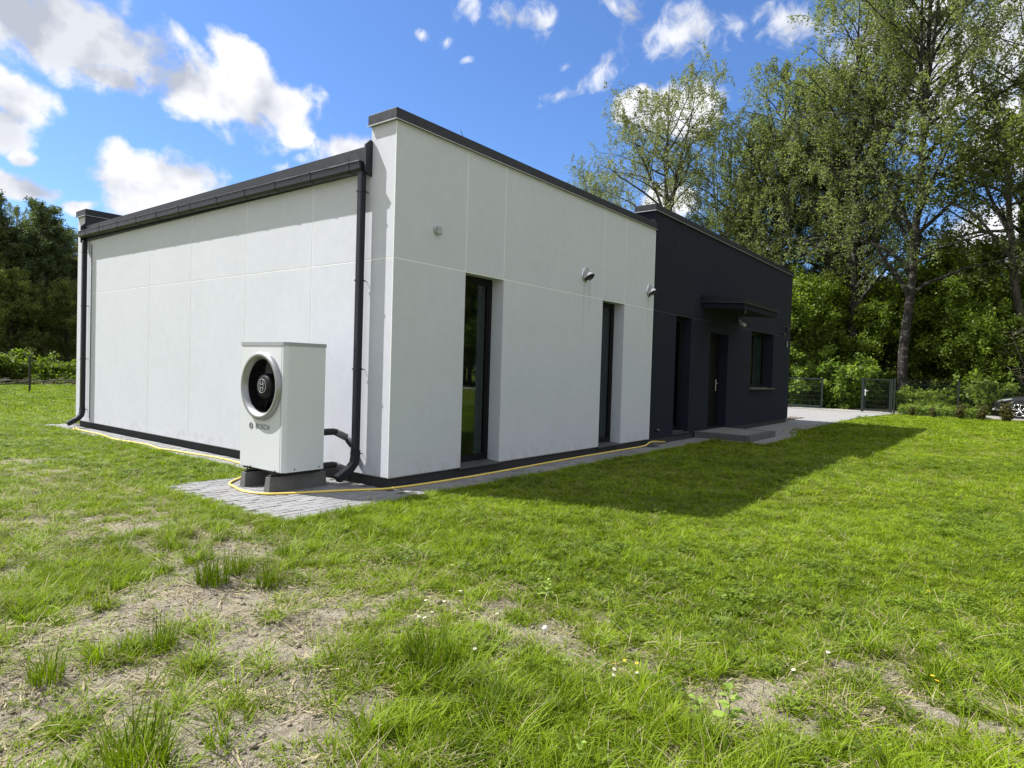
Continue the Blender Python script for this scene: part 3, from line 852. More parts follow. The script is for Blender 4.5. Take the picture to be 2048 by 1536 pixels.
# things fixed on the walls
sb = tag(empty('sensor_box', (.672, -.001, 3.08)), 'small light grey sensor box high on the shaded white wall', 'sensor')
m = MB(); m.lathe([(.001, .012), (.05, .012), (.052, .0), (.05, -.001)], (0, 0, 0), (0, -1, 0), 20); m.build('back_plate', M['grey_box'], sb)
m = MB(); m.box(-.012, .05, -.062, -.013, -.052, .040, .006); m.build('housing', M['grey_box'], sb)
cm = tag(empty('security_camera', (11.62, YD, 2.78)), 'small white security camera on the dark wall under the canopy', 'camera')
m = MB(); m.lathe([(.001, .03), (.045, .03), (.05, .02), (.05, 0)], (0, 0, .06), (0, -1, 0), 16); m.build('mount', M['black_gloss'], cm)
m = MB(); m.tube([(0, -.03, .06), (0, -.07, .02), (0, -.09, -.02)], .016, 8); m.build('arm', M['white_plastic'], cm)
m = MB(); m.tube([(0, -.05, -.02), (0, -.2, -.09)], .042, 14); m.tube([(0, -.201, -.0905), (0, -.206, -.093)], .034, 12); m.build('body', M['white_plastic'], cm)
wc = MB()
pts = [(15.43, -.03, 2.86), (15.5, -.08, 2.93), (15.75, -.10, 2.98), (16.0, -.06, 2.96), (16.12, -.05, 2.90), (16.0, -.08, 2.82), (15.75, -.07, 2.76), (15.62, -.05, 2.72), (15.5, -.04, 2.62), (15.42, -.02, 2.5)]
wc.tube(pts, .008, 6); wc.tube([(15.98, .0, 2.9), (16.12, -.08, 2.9)], .03, 8); wc.tube([(15.6, .0, 2.71), (15.68, -.07, 2.71)], .03, 8)
tag(wc.build('loose_cable', M['black_gloss']), 'black loop of loose cable on the dark wall near its far end', 'cable')
hn = tag(empty('house_number', (16.17, YD, 2.42)), 'little pale house number at the far end of the dark wall', 'house number')
m = MB(); m.box(-.09, .09, -.012, -.001, -.12, .12, .003); m.build('plate', M['metal_dark'], hn)
cu = bpy.data.curves.new('digit', 'FONT'); cu.body = '3'; cu.size = .24; cu.extrude = .003; cu.align_x = 'CENTER'; cu.align_y = 'CENTER'
tmp = bpy.data.objects.new('digit', cu); me = bpy.data.meshes.new_from_object(tmp); bpy.data.objects.remove(tmp)
me.materials.clear(); me.materials.append(M['white_plastic'])
dg = link('digit', me, hn); dg.rotation_euler = (math.pi / 2, 0, 0); dg.location = (0, -.016, 0)
tp = tag(empty('outdoor_tap', (7.02, YD, .26)), 'dark outdoor tap low on the dark wall beside the white part', 'tap')
m = MB(); m.tube([(0, 0, 0), (0, -.09, 0), (.0, -.12, -.02), (0, -.125, -.09)], .014, 8); m.build('pipe', M['metal_dark'], tp)
m = MB(); m.box(-.04, .04, -.075, -.055, .02, .032, .003); m.build('lever', M['grey_box'], tp)

# entrance step
st = tag(empty('entry_step', (0, 0, 0)), 'low grey paved step with kerb blocks below the canopy', 'step')
m = MB(); m.box(9.17, 10.80, -1.10, .03, .0, .128); m.build('step_paving', M['step_top'], st)
def kerb(x0, x1, y0, y1):
    m = MB(); m.box(x0, x1, y0, y1, 0.0, .135 + random.uniform(-.002, .002), .008); m.build('kerb_block', M['step_kerb'], st)
for k in range(4): kerb(9.05 + k * .4625 + .002, 9.05 + (k + 1) * .4625 - .002, -1.22, -1.102)
for k in range(2):
    kerb(9.05, 9.168, -1.10 + k * .565 + .002, -1.10 + (k + 1) * .565 - .002); kerb(10.802, 10.9, -1.10 + k * .565 + .002, -1.10 + (k + 1) * .565 - .002)
m = MB(); m.box(-.13, .13, -.08, .08, 0, .075, .006)
lp = m.build('loose_paver', M['step_kerb']); lp.location = (6.55, -.17, .001); lp.rotation_euler = (0, 0, .1)
tag(lp, 'dark loose paving block holding the yellow hose down', 'paver')

# ------------------------------------------------------------------ heat pump
hp = tag(empty('heat_pump', (-.75, .985, 0)), 'white outdoor heat pump with a round fan beside the downpipe', 'heat pump')
ox, oy = -.75, .985
XF, XB, Y0, Y1, Z0, Z1 = -1.0 - ox, -.485 - ox, .55 - oy, 1.42 - oy, .215, 1.597
R_ = .055
prof = [(XB, Y1), (XF + .012, Y1), (XF, Y1 - .012), (XF, Y0 + R_ + .02)]
# rounded side shell (near corner), seam just inside the front
arc = [(XF + R_ - R_ * math.cos(t), Y0 + R_ - R_ * math.sin(t)) for t in np.linspace(0, math.pi / 2, 9)]
m = MB(); shell = [(XF, Y0 + R_ + .012)] + arc + [(XB, Y0)]
n = len(shell); v = [(x, y, Z0) for x, y in shell] + [(x, y, Z1) for x, y in shell]
m.add(v, [[i, i + 1, n + i + 1, n + i] for i in range(n - 1)], True); m.build('side_panel', M['pump_white'], hp)
m = MB(); m.box(XF + .02, XB, Y1 - .004, Y1, Z0, Z1); m.box(XB - .004, XB - .0005, Y0 + .003, Y1 - .006, Z0, Z1); m.build('back_panel', M['pump_white'], hp)
FC = (XF, .985 - oy, 1.143)
RI = .33
ya, yb = Y0 + R_ + .018, Y1
N = 64
outer = []; inner = []
for k in range(N):
    t = 2 * math.pi * k / N; c, s = math.cos(t), math.sin(t)
    ty = ((yb - FC[1]) / c if c > 0 else (ya - FC[1]) / c) if abs(c) > 1e-6 else 1e9
    tz = ((Z1 - FC[2]) / s if s > 0 else (Z0 - FC[2]) / s) if abs(s) > 1e-6 else 1e9
    q = min(ty, tz); outer.append((XF, FC[1] + c * q, FC[2] + s * q)); inner.append((XF, FC[1] + c * RI, FC[2] + s * RI))
m = MB(); f = [[k, (k + 1) % N, N + (k + 1) % N, N + k] for k in range(N)]
corners = [(XF, yb, Z1), (XF, ya, Z1), (XF, ya, Z0), (XF, yb, Z0)]
m.add(outer + inner + corners, f)
ang = [math.atan2(cz - FC[2], cy_ - FC[1]) % (2 * math.pi) for (_, cy_, cz) in corners]
m.f += [[int(a / (2 * math.pi) * N) % N, (int(a / (2 * math.pi) * N) + 1) % N, 2 * N + i] for i, a in enumerate(ang)]; m.sm += [False] * 4
m.build('front_panel', M['pump_white'], hp)
m = MB(); m.box(XF + .001, XF + .01, ya - .0035, ya + .001, Z0, Z1); m.build('seam', M['ink'], hp)
# lid with the rounded corner
lid = [(x + (-.006 if x < 0 else .006), y) for x, y in [(XB, Y1 + .006), (XF, Y1 + .006)]] + [(x - .006 * (x < XF + R_ - .001), y - .006) for x, y in arc] + [(XB + .006, Y0 - .006)]
m = MB(); m.prism(lid, 2, Z1 - .002, Z1 + .036); m.build('lid', M['pump_grey'], hp)
m = MB(); m.box(XF + .03, XB - .01, Y0 + .03, Y1 - .02, .185, .216); m.build('base_tray', M['black_gloss'], hp)
# fan
AX = (-1, 0, 0)
m = MB(); m.lathe([(.382, -.002), (.382, .016), (.376, .036), (.364, .050), (.346, .054), (.332, .050), (.322, .040), (.312, .024), (.304, .008), (.299, -.006)], FC, AX, 72); m.build('fan_ring', M['pump_ring'], hp)
m = MB(); m.lathe([(.2992, -.005), (.296, -.28), (.001, -.28)], FC, AX, 48); m.build('fan_duct', M['black_gloss'], hp)
m = MB(); m.lathe([(.140, -.16), (.140, -.035), (.134, -.015), (.105, -.001), (.055, .006), (.001, .008)], FC, AX, 48)
hub = m.build('fan_hub', M['hub'], hp)
ec = (FC[0] - .013, FC[1], FC[2])
m = MB()
def ring2(r0, r1, d): m.lathe([(r0, d), (r0, d + .003), (r1, d + .003), (r1, d)], ec, AX, 48)
ring2(.0735, .078, -.0085)
for sy in (-1, 1):
    for zz in (-.030, .030): m.box(ec[0] + .0005, ec[0] + .004, ec[1] - .001 + sy * .022 - .003, ec[1] + sy * .022 + .003, ec[2] + zz - .022, ec[2] + zz + .022)
    m.box(ec[0] + .0005, ec[0] + .004, ec[1] - .024, ec[1] + .024, ec[2] + sy * .018 - .0027, ec[2] + sy * .018 + .0027)
    a0 = 0 if sy > 0 else math.pi
    pts = [(ec[0] + .002, ec[1] + math.cos(a0 + t) * .047, ec[2] + math.sin(a0 + t) * .047) for t in np.linspace(-.95, .95, 13)]
    m.tube(pts, .0022, 5)
m.build('emblem', M['emblem'], hub)
for k in range(5):
    t0 = 2 * math.pi * k / 5 + 1.3; v = []; n = 8
    for i in range(n + 1):
        r = .139 + (.290 - .139) * i / n; sw = .32 * i / n
        for j in range(5):
            t = t0 + sw + (j / 4 - .5) * .62; d = -.085 - .09 * (j / 4) - .012 * i / n
            v.append((FC[0] - d, FC[1] + math.cos(t) * r, FC[2] + math.sin(t) * r))
    m = MB(); m.add(v, [[i * 5 + j, i * 5 + j + 1, (i + 1) * 5 + j + 1, (i + 1) * 5 + j] for i in range(n) for j in range(4)], True); m.build('fan_blade', M['black_gloss'], hp)
# lettering and roundel on the front
def letters(txt, size, mat, loc, parent, ext=.0012):
    cu = bpy.data.curves.new('lettering', 'FONT'); cu.body = txt; cu.size = size; cu.extrude = ext; cu.align_x = 'LEFT'; cu.align_y = 'CENTER'; cu.space_character = 1.08; cu.offset = .0003
    t = bpy.data.objects.new('lettering', cu); me = bpy.data.meshes.new_from_object(t); bpy.data.objects.remove(t)
    me.materials.clear(); me.materials.append(mat)
    o = link('lettering', me, parent); o.location = loc
    o.matrix_local = Matrix(((0, 0, -1, loc[0]), (-1, 0, 0, loc[1]), (0, 1, 0, loc[2]), (0, 0, 0, 1)))
    return o
LZ = .685
letters('BOSCH', .082, M['ink'], (XF - .0013, 1.105 - oy, LZ), hp)
m = MB(); rc = (XF - .0005, 1.195 - oy, LZ)
def ringr(r0, r1): m.lathe([(r0, 0), (r0, .0022), (r1, .0022), (r1, 0)], rc, AX, 40)
ringr(.0345, .0385)
for sy in (-1, 1):
    for zz in (-.0165, .0165): m.box(rc[0] - .002, rc[0], rc[1] + sy * .0115 - .002, rc[1] + sy * .0115 + .002, rc[2] + zz - .013, rc[2] + zz + .013)
    m.box(rc[0] - .0021, rc[0], rc[1] - .0135, rc[1] + .0135, rc[2] + sy * .0105 - .0018, rc[2] + sy * .0105 + .0018)
    a0 = 0 if sy > 0 else math.pi
    m.tube([(rc[0] - .001, rc[1] + math.cos(a0 + t) * .027, rc[2] + math.sin(a0 + t) * .027) for t in np.linspace(-.95, .95, 11)], .0018, 4)
m.build('roundel', M['ink'], hp)
# feet rails with bolts
for y in (.70 - oy, 1.19 - oy):
    m = MB(); m.box(XF - .07, XB + .05, y - .03, y + .03, .165, .184, .003); m.tube([(XF - .045, y - .012, .16), (XF - .045, y - .012, .235)], .007, 6); m.tube([(XF - .015, y - .012, .16), (XF - .015, y - .012, .232)], .007, 6)
    for xx in (XF - .045, XF - .015):
        m.tube([(xx, y - .012, .186), (xx, y - .012, .198)], .014, 6); m.tube([(xx, y - .012, .214), (xx, y - .012, .224)], .013, 6)
    m.build('foot_rail', M['black_gloss'], hp)
for x in (XF + .14, XB - .06):
    m = MB(); m.tube([(x, Y0 + .002, Z0 + .03), (x, Y0 - .004, Z0 + .03)], .008, 8); m.build('screw', M['black_gloss'], hp)
# insulated pipes to the wall
for (z, drop, lab) in ((.603, .075, 'upper black insulated pipe'), (.205, .07, 'lower black insulated pipe')):
    y = .75 - oy; X0 = -ox
    m = MB(); m.tube([(XB - .02, y, z), (X0 - .30, y, z + .004), (X0 - .20, y, z + .002), (X0 - .165, y - .004, z - .008)], .040, 12); o = m.build('pipe', M['foam'], hp); o['label'] = lab
    m = MB(); m.tube([(X0 - .172, y - .003, z - .004), (X0 - .03, y - .012, z - drop)], .043, 12); m.build('pipe_sleeve', M['foam_grey'], o)
    m = MB(); m.tube([(X0 - .034, y - .012, z - drop), (X0 - .022, y - .03, z - drop - .05), (X0 - .02, y - .10, z - drop - .10)], .020, 10); m.build('pipe_end', M['foam'], o)
# concrete feet
blk = []
for i, (y, lab) in enumerate(((.70, 'near concrete block under the fan unit, beside the hose'), (1.19, 'far concrete block under the fan unit, half hidden'))):
    m = MB(); w0, w1 = .052, .04
    v = [(-1.10, y - w0, 0), (-1.10, y + w0, 0), (-.36, y + w0, 0), (-.36, y - w0, 0), (-1.085, y - w1, .164), (-1.085, y + w1, .164), (-.375, y + w1, .164), (-.375, y - w1, .164)]
    m.add(v, [[0, 1, 2, 3][::-1], [4, 5, 6, 7], [0, 4, 5, 1][::-1], [1, 5, 6, 2][::-1], [2, 6, 7, 3][::-1], [3, 7, 4, 0][::-1]])
    tag(m.build('concrete_block', M['concrete']), lab, 'concrete block', 'concrete blocks under the heat pump')

# ------------------------------------------------------------------ hose
HP = [(-.39, 8.35), (-.24, 8.8), (-.312, 8.179), (-.298, 7.397), (-.405, 6.566), (-.36, 5.883), (-.322, 5.417), (-.391, 4.817), (-.331, 4.536), (-.294, 4.059), (-.231, 3.447), (-.246, 2.874), (-.38, 2.271), (-.8, 1.72), (-1.12, 1.42), (-1.205, 1.146), (-1.252, .945), (-1.245, .781), (-1.175, .60), (-1.019, .475), (-.791, .355), (-.41, .157), (-.144, -.011), (.052, -.068), (.483, -.116), (1.26, -.147), (2.237, -.127), (3.622, -.082), (5.2, -.07), (6.2, -.13), (6.44, -.16), (6.66, -.16), (6.95, -.13), (7.30, -.08)]
P3 = []
for i, (x, y) in enumerate(HP):
    z = .0125
    if i >= 29: z = [.03, .089, .089, .06, .03][i - 29]
    P3.append(Vector((x, y, z)))
def catmull(P, k=8):
    out = []
    for i in range(len(P) - 1):
        p0, p1, p2, p3 = P[max(i - 1, 0)], P[i], P[i + 1], P[min(i + 2, len(P) - 1)]
        for j in range(k):
            t = j / k
            out.append(.5 * ((2 * p1) + (p2 - p0) * t + (2 * p0 - 5 * p1 + 4 * p2 - p3) * t * t + (3 * p1 - p0 - 3 * p2 + p3) * t ** 3))
    return out + [P[-1]]
hs = tag(empty('garden_hose', (0, 0, 0)), 'yellow garden hose lying along the foot of the walls', 'hose')
m = MB(); m.tube(catmull(P3), .0125, 10); m.build('hose_tube', M['hose'], hs)
m = MB(); m.tube([(7.28, -.084, .032), (7.40, -.065, .022)], .022, 8); m.build('coupling', M['black_gloss'], hs)
# ------------------------------------------------------------------ trees and plants
def tubes_np(paths, sides):
    """paths: list of (points (n,3), radii (n,)); returns verts, quad faces"""
    V = []; Fq = []; b = 0
    ang = np.arange(sides) * 2 * math.pi / sides
    ca, sa = np.cos(ang), np.sin(ang)
    for P, r in paths:
        n = len(P)
        t = np.gradient(P, axis=0); t /= np.linalg.norm(t, axis=1)[:, None] + 1e-9
        ref = np.array([0, 0, 1.]) if abs(t[0, 2]) < .8 else np.array([1., 0, 0])
        a = np.cross(t, ref); a /= np.linalg.norm(a, axis=1)[:, None] + 1e-9
        c = np.cross(t, a)
        ring = P[:, None, :] + r[:, None, None] * (a[:, None, :] * ca[None, :, None] + c[:, None, :] * sa[None, :, None])
        V.append(ring.reshape(-1, 3))
        i = np.arange(n - 1)[:, None] * sides; k = np.arange(sides)[None, :]; k2 = (k + 1) % sides
        Fq.append(np.stack([i + k, i + k2, i + sides + k2, i + sides + k], -1).reshape(-1, 4) + b); b += n * sides
    return np.concatenate(V), np.concatenate(Fq)


def leaf_quads(pos, size, r, aspect=.55, up=0.3, droop=0.0):
    n = len(pos)
    d = r.normal(0, 1, (n, 3)); d[:, 2] = d[:, 2] * .7 - droop
    d /= np.linalg.norm(d, axis=1)[:, None]
    nn = r.normal(0, 1, (n, 3)); nn[:, 2] += up
    s = np.cross(d, nn); s /= np.linalg.norm(s, axis=1)[:, None] + 1e-9
    L = (size * r.uniform(.6, 1.35, n))[:, None]
    v = np.stack([pos, pos + d * L * .45 + s * L * aspect * .5, pos + d * L, pos + d * L * .45 - s * L * aspect * .5], 1)
    return v.reshape(-1, 3), np.arange(4 * n).reshape(n, 4)


def path(p0, d0, L, n, r, wob=.15, grav=0.0, bend=None):
    P = [np.array(p0, float)]; d = np.array(d0, float); d /= np.linalg.norm(d)
    for i in range(n):
        d = d + r.normal(0, wob, 3) * .5; d[2] += grav / n
        if bend is not None: d = d + np.array(bend) / n
        d /= np.linalg.norm(d); P.append(P[-1] + d * L / n)
    return np.array(P)


def interp(P, t):
    x = t * (len(P) - 1); i = min(int(x), len(P) - 2); f = x - i
    return P[i] * (1 - f) + P[i + 1] * f


def tree_meshes(key, seed, H, rad, r0, first, nb, nsec, leaves, size, kind, leafmat, barkmat, lean=(0, 0), fork=0, clump=1.0):
    r = np.random.default_rng(seed)
    thick = []; thin = []; lp = []; lt = []
    n = 16
    tr = [np.array([0, 0, -.15])]; d = np.array([0, 0, 1.])
    for i in range(n):
        t = i / n
        d = np.array([lean[0] * (1 - .6 * t) + r.normal(0, .035), lean[1] * (1 - .6 * t) + r.normal(0, .035), 1.]); d /= np.linalg.norm(d)
        tr.append(tr[-1] + d * (H * .93) / n)
    tr = np.array(tr); tt = np.linspace(0, 1, n + 1)
    rr = r0 * (1 - tt) ** .75 + .012; rr[0] *= 1.35
    thick.append((tr, rr))
    stems = [(tr, rr, 0.0)]
    for k in range(fork):
        t0 = r.uniform(.35, .6); p = interp(tr, t0); az = r.uniform(0, 6.28)
        P = path(p, (math.cos(az) * .35, math.sin(az) * .35, 1), H * (1 - t0) * .82, 9, r, .1, .3)
        q = r0 * (1 - t0) ** .75 * .65 * (1 - np.linspace(0, 1, 10)) ** .7 + .012
        thick.append((P, q)); stems.append((P, q, .15))
    az = r.uniform(0, 6.28)
    tot = sum(1 if i == 0 else .45 for i in range(len(stems)))
    for si, (S, SR, tmin) in enumerate(stems):
        m = int(nb * (1 if si == 0 else .45) / tot)
        for k in range(m):
            t = (first if si == 0 else tmin) + (1 - (first if si == 0 else tmin)) * ((k + r.uniform(0, 1)) / m) ** .95 * .985
            p = interp(S, t); hrel = p[2] / H
            az += 2.4 + r.normal(0, .35)
            if kind == 'birch':
                env = math.sin(min(1, (hrel - first * .5) / (1 - first * .5) + .12) * math.pi) ** .6 if hrel < .98 else .15
                L = rad * (.35 + .75 * env) * r.uniform(.65, 1.15) * (1 if si == 0 else .7); el = r.uniform(.55, 1.05); g = -.35
            elif kind == 'pine':
                env = (1 - hrel) ** .7 + .12; L = rad * env * r.uniform(.7, 1.2); el = r.uniform(-.1, .35); g = .25
            else:
                env = math.sin(min(1, hrel * .85 + .18) * math.pi) ** .7; L = rad * (.3 + .8 * env) * r.uniform(.7, 1.15); el = r.uniform(.2, .9); g = -.1
            L = min(L, max(.4, (H - p[2]) * 1.3 + .4)) if kind != 'pine' else L
            d0 = (math.cos(az) * math.cos(el), math.sin(az) * math.cos(el), math.sin(el))
            P = path(p, d0, L, 6, r, .20, g)
            br = min(np.interp(t, np.linspace(0, 1, len(SR)), SR) * .55, .012 + .018 * L)
            (thick if br > .035 else thin).append((P, br * (1 - np.linspace(0, 1, 7)) ** .8 + .005))
            ns = max(2, int(nsec * (L / rad + .3)))
            for j in range(ns):
                t2 = .22 + .78 * (j + r.uniform(0, 1)) / ns; q = interp(P, min(t2, .99))
                dd = P[-1] - P[0]; dd /= np.linalg.norm(dd) + 1e-9
                side = r.normal(0, 1, 3); side -= dd * side.dot(dd); side /= np.linalg.norm(side)
                dd = dd * .75 + side * .75; dd[2] += .15
                L2 = L * r.uniform(.22, .42) * (1.15 - .5 * t2) + .25
                Q = path(q, dd, L2, 4, r, .25, -.7 if kind == 'birch' else -.15)
                thin.append((Q, np.linspace(.012, .004, 5) * (1 if L > 1 else .7)))
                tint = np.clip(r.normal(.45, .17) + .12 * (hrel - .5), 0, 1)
                nl = max(3, int(leaves / (nb * (nsec * 1.05))))
                tq = r.uniform(.05, 1.0, nl); base = np.array([interp(Q, x) for x in tq])
                if kind == 'birch':   # hanging strands of leaves
                    k_ = np.arange(nl); st = k_ // 7; nst = st.max() + 1
                    ts = r.uniform(.15, 1.0, nst); root = np.array([interp(Q, x) for x in ts])
                    hl = r.uniform(.12, .72, nst); drift = r.normal(0, .10, (nst, 2)) + np.array([.14, -.12])
                    fr_ = ((k_ % 7) + r.uniform(0, 1, nl)) / 7
                    base = root[st]; base[:, 2] -= hl[st] * fr_; base[:, :2] += drift[st] * (fr_ * hl[st])[:, None]
                    base += r.normal(0, .06, base.shape)
                elif kind == 'pine':
                    base += r.normal(0, .09, base.shape)
                else:
                    base += r.normal(0, .17 * clump, base.shape)
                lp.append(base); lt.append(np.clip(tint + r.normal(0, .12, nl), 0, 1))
    v1, f1 = tubes_np(thick, 7); v2, f2 = tubes_np(thin, 3)
    tm = mesh_np(key + '_trunk', np.concatenate([v1, v2]), np.concatenate([f1, f2 + len(v1)]), M[barkmat], True)
    lp = np.concatenate(lp); lt = np.concatenate(lt)
    lv, lf = leaf_quads(lp, size, r, .62 if kind != 'pine' else .38, .5, .45 if kind == 'birch' else .1)
    cmz = mesh_np(key + '_crown', lv, lf, M[leafmat], False, {'tint': ('FACE', 'FLOAT', lt.astype(np.float32))})
    return tm, cmz


def bush_meshes(key, seed, H, rad, leaves, size, leafmat, barkmat, stems=14, shape='dome', leafdens=1.0):
    r = np.random.default_rng(seed); thin = []; lp = []; lt = []
    for k in range(stems):
        az = r.uniform(0, 6.28); q = math.sqrt(r.uniform(0, 1))
        d0 = (math.cos(az) * q * rad / H, math.sin(az) * q * rad / H, 1)
        L = H * r.uniform(.65, 1.0) * (1 if shape == 'dome' else 1.15 - .75 * q) * math.sqrt(1 + (q * rad / H) ** 2) * (1 - .25 * q)
        P = path((math.cos(az) * .12 * rad * q, math.sin(az) * .12 * rad * q, -.05), d0, L, 7, r, .14, -.15 if shape == 'dome' else .2)
        thin.append((P, np.linspace(.028, .006, 8) * (H / 3) ** .5))
        for j in range(9):
            t = r.uniform(.12, 1); p = interp(P, t); az2 = r.uniform(0, 6.28)
            Q = path(p, (math.cos(az2), math.sin(az2), r.uniform(-.1, .7)), L * r.uniform(.15, .34), 3, r, .25, -.15)
            thin.append((Q, np.linspace(.010, .004, 4)))
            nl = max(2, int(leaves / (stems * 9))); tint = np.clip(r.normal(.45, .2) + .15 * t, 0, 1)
            base = np.array([interp(Q, x) for x in r.uniform(0, 1, nl)]) + r.normal(0, .055 * rad, (nl, 3))
            base[:, 2] = np.maximum(base[:, 2], .03)
            lp.append(base); lt.append(np.clip(tint + r.normal(0, .14, nl), 0, 1))
    v, f = tubes_np(thin, 4)
    tm = mesh_np(key + '_stems', v, f, M[barkmat], True)
    lp = np.concatenate(lp); lt = np.concatenate(lt)
    lv, lf = leaf_quads(lp, size, r, .7, .8, .2)
    return tm, mesh_np(key + '_leaves', lv, lf, M[leafmat], False, {'tint': ('FACE', 'FLOAT', lt.astype(np.float32))})


TM = {
    'loose': tree_meshes('pale_birch', 3, 21.5, 6.0, .24, .26, 74, 9, 44000, .115, 'birch', 'birch_leaf_pale', 'bark', (.0, .0), 2),
    'dense': tree_meshes('dense_birch', 11, 20.5, 4.6, .24, .16, 96, 9, 60000, .118, 'birch', 'birch_leaf', 'birch_bark', (.0, .02), 1),
    'tall': tree_meshes('tall_birch', 21, 24.0, 5.2, .21, .22, 88, 9, 54000, .115, 'birch', 'birch_leaf', 'birch_bark', (.02, -.05), 2),
    'open': tree_meshes('open_birch', 33, 22.5, 5.6, .25, .30, 64, 8, 38000, .112, 'birch', 'birch_leaf', 'birch_bark', (.0, -.02), 2),
    'maple': tree_meshes('maple', 41, 8.0, 3.2, .13, .10, 60, 7, 30000, .20, 'leafy', 'green_leaf', 'bark', (0, 0), 1),
    'maple2': tree_meshes('maple_b', 43, 10.0, 3.6, .16, .12, 70, 7, 34000, .20, 'leafy', 'green_leaf', 'bark', (.02, .02), 1),
    'wood': tree_meshes('wood_tree', 51, 11.5, 3.4, .18, .10, 80, 7, 36000, .20, 'leafy', 'dark_leaf', 'bark', (0, 0), 1),
    'wood2': tree_meshes('wood_tree_b', 53, 12.5, 2.8, .17, .12, 84, 7, 34000, .19, 'leafy', 'dark_leaf', 'bark', (.01, 0), 1, 1.3),
    'pine': tree_meshes('pine', 61, 12.5, 2.6, .20, .34, 70, 9, 42000, .17, 'pine', 'needle', 'pine_bark', (0, 0), 0),
    'crook': tree_meshes('crooked_alder', 77, 15.5, 5.0, .22, .42, 34, 7, 17000, .17, 'leafy', 'dark_leaf', 'bark', (-.02, .16), 2),
    'hazel': bush_meshes('hazel', 81, 3.3, 1.7, 9000, .17, 'bright_leaf', 'bark', 18),
    'shrub': bush_meshes('shrub', 83, 1.9, 1.4, 6500, .13, 'green_leaf', 'bark', 18),
    'twiggy': bush_meshes('twiggy_bush', 85, 4.6, 1.8, 900, .10, 'dark_leaf', 'twig', 60),
    'thuja': bush_meshes('thuja', 87, .95, .24, 6500, .05, 'thuja', 'bark', 30, 'cone'),
}


def plant(key, name, parts, x, y, s, rz, label, cat, group=None, sz=None, z=-.02):
    e = empty(name, (x, y, z), rz); e.scale = (s, s, sz or s)
    tag(e, label, cat, group)
    for nm, me in zip(parts, TM[key]): link(nm, me, e)
    return e


TC = ('trunk', 'crown'); SL = ('stems', 'foliage')
G1 = 'tall birches beyond the fence'
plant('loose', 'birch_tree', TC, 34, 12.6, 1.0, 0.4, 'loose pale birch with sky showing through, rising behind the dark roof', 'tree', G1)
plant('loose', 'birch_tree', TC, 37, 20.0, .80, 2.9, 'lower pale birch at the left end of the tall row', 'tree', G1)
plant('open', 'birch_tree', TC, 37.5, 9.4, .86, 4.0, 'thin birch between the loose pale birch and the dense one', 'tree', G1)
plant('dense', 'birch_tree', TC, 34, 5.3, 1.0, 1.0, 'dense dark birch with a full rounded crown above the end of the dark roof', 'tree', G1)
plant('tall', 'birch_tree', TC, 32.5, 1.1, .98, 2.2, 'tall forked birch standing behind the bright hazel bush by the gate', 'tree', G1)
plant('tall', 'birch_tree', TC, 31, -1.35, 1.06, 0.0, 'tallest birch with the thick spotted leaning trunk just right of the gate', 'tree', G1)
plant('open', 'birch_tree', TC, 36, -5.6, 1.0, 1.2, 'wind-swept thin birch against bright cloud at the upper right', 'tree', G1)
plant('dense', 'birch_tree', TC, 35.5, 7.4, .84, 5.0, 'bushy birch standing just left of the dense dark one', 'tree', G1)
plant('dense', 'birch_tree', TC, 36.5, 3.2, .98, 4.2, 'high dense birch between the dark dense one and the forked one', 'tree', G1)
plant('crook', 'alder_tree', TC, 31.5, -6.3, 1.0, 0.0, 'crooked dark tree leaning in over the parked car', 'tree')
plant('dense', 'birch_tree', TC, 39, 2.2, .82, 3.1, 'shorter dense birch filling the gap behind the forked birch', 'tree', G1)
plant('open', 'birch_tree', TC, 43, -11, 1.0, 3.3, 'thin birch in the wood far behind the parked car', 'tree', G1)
G3 = 'leafy trees at the edge of the wood beyond the fence'
MP = [('maple', 30.2, 4.2, .80, 'leafy green tree standing right behind the far corner of the dark wall'), ('maple2', 33.5, 2.9, .72, 'leafy green tree left of the forked birch trunk'),
      ('maple', 33.5, -.4, .70, 'low leafy tree between the two big birch trunks'), ('maple2', 33.8, -3.6, .84, 'broad green maple right of the leaning spotted trunk'),
      ('maple', 31.8, -4.4, .62, 'small green tree behind the wire fence near the parked car'), ('maple2', 36.5, -8.6, .9, 'leafy tree at the right edge behind the car'),
      ('maple', 37, 7.4, .85, 'leafy tree mostly hidden behind the dark end of the house'), ('maple2', 38, -1.6, .80, 'leafy tree in the shade behind the leaning trunk')]
for i, (k, x, y, s, lab) in enumerate(MP): plant(k, 'maple_tree', TC, x, y, s, 1.7 * i, lab, 'tree', G3)
LW = 'dark tree deep in the wood beyond the fence on the right'
r_ = np.random.default_rng(5)
for i in range(26):
    x = 42 + (i % 3) * 5.5 + r_.uniform(-1.5, 1.5); y = 17 - i * 1.35 + r_.uniform(-1, 1)
    plant(('wood', 'wood2', 'maple2')[i % 3], 'wood_tree', TC, x, y, r_.uniform(.6, .8), r_.uniform(0, 6), LW, 'tree', 'trees deep in the right wood')
for i in range(34):
    y = -13 - i * 1.15; x = 33 + (i % 3) * 4.5 + r_.uniform(-1.5, 1.5) - max(0, -y - 25) * .35
    plant(('wood', 'maple2', 'dense', 'wood2')[i % 4], 'wood_tree', TC, x, y, r_.uniform(.85, 1.1), r_.uniform(0, 6), 'leafy tree of the wood going on to the right beyond the parked car', 'tree', 'trees of the wood to the right of the car')
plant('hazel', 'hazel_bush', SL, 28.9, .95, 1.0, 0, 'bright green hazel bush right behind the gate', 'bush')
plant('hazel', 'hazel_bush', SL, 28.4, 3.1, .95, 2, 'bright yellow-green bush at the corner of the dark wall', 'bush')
plant('shrub', 'green_shrub', SL, 30.2, 2.2, 1.1, 1, 'low green shrub seen through the open driveway gate', 'bush')
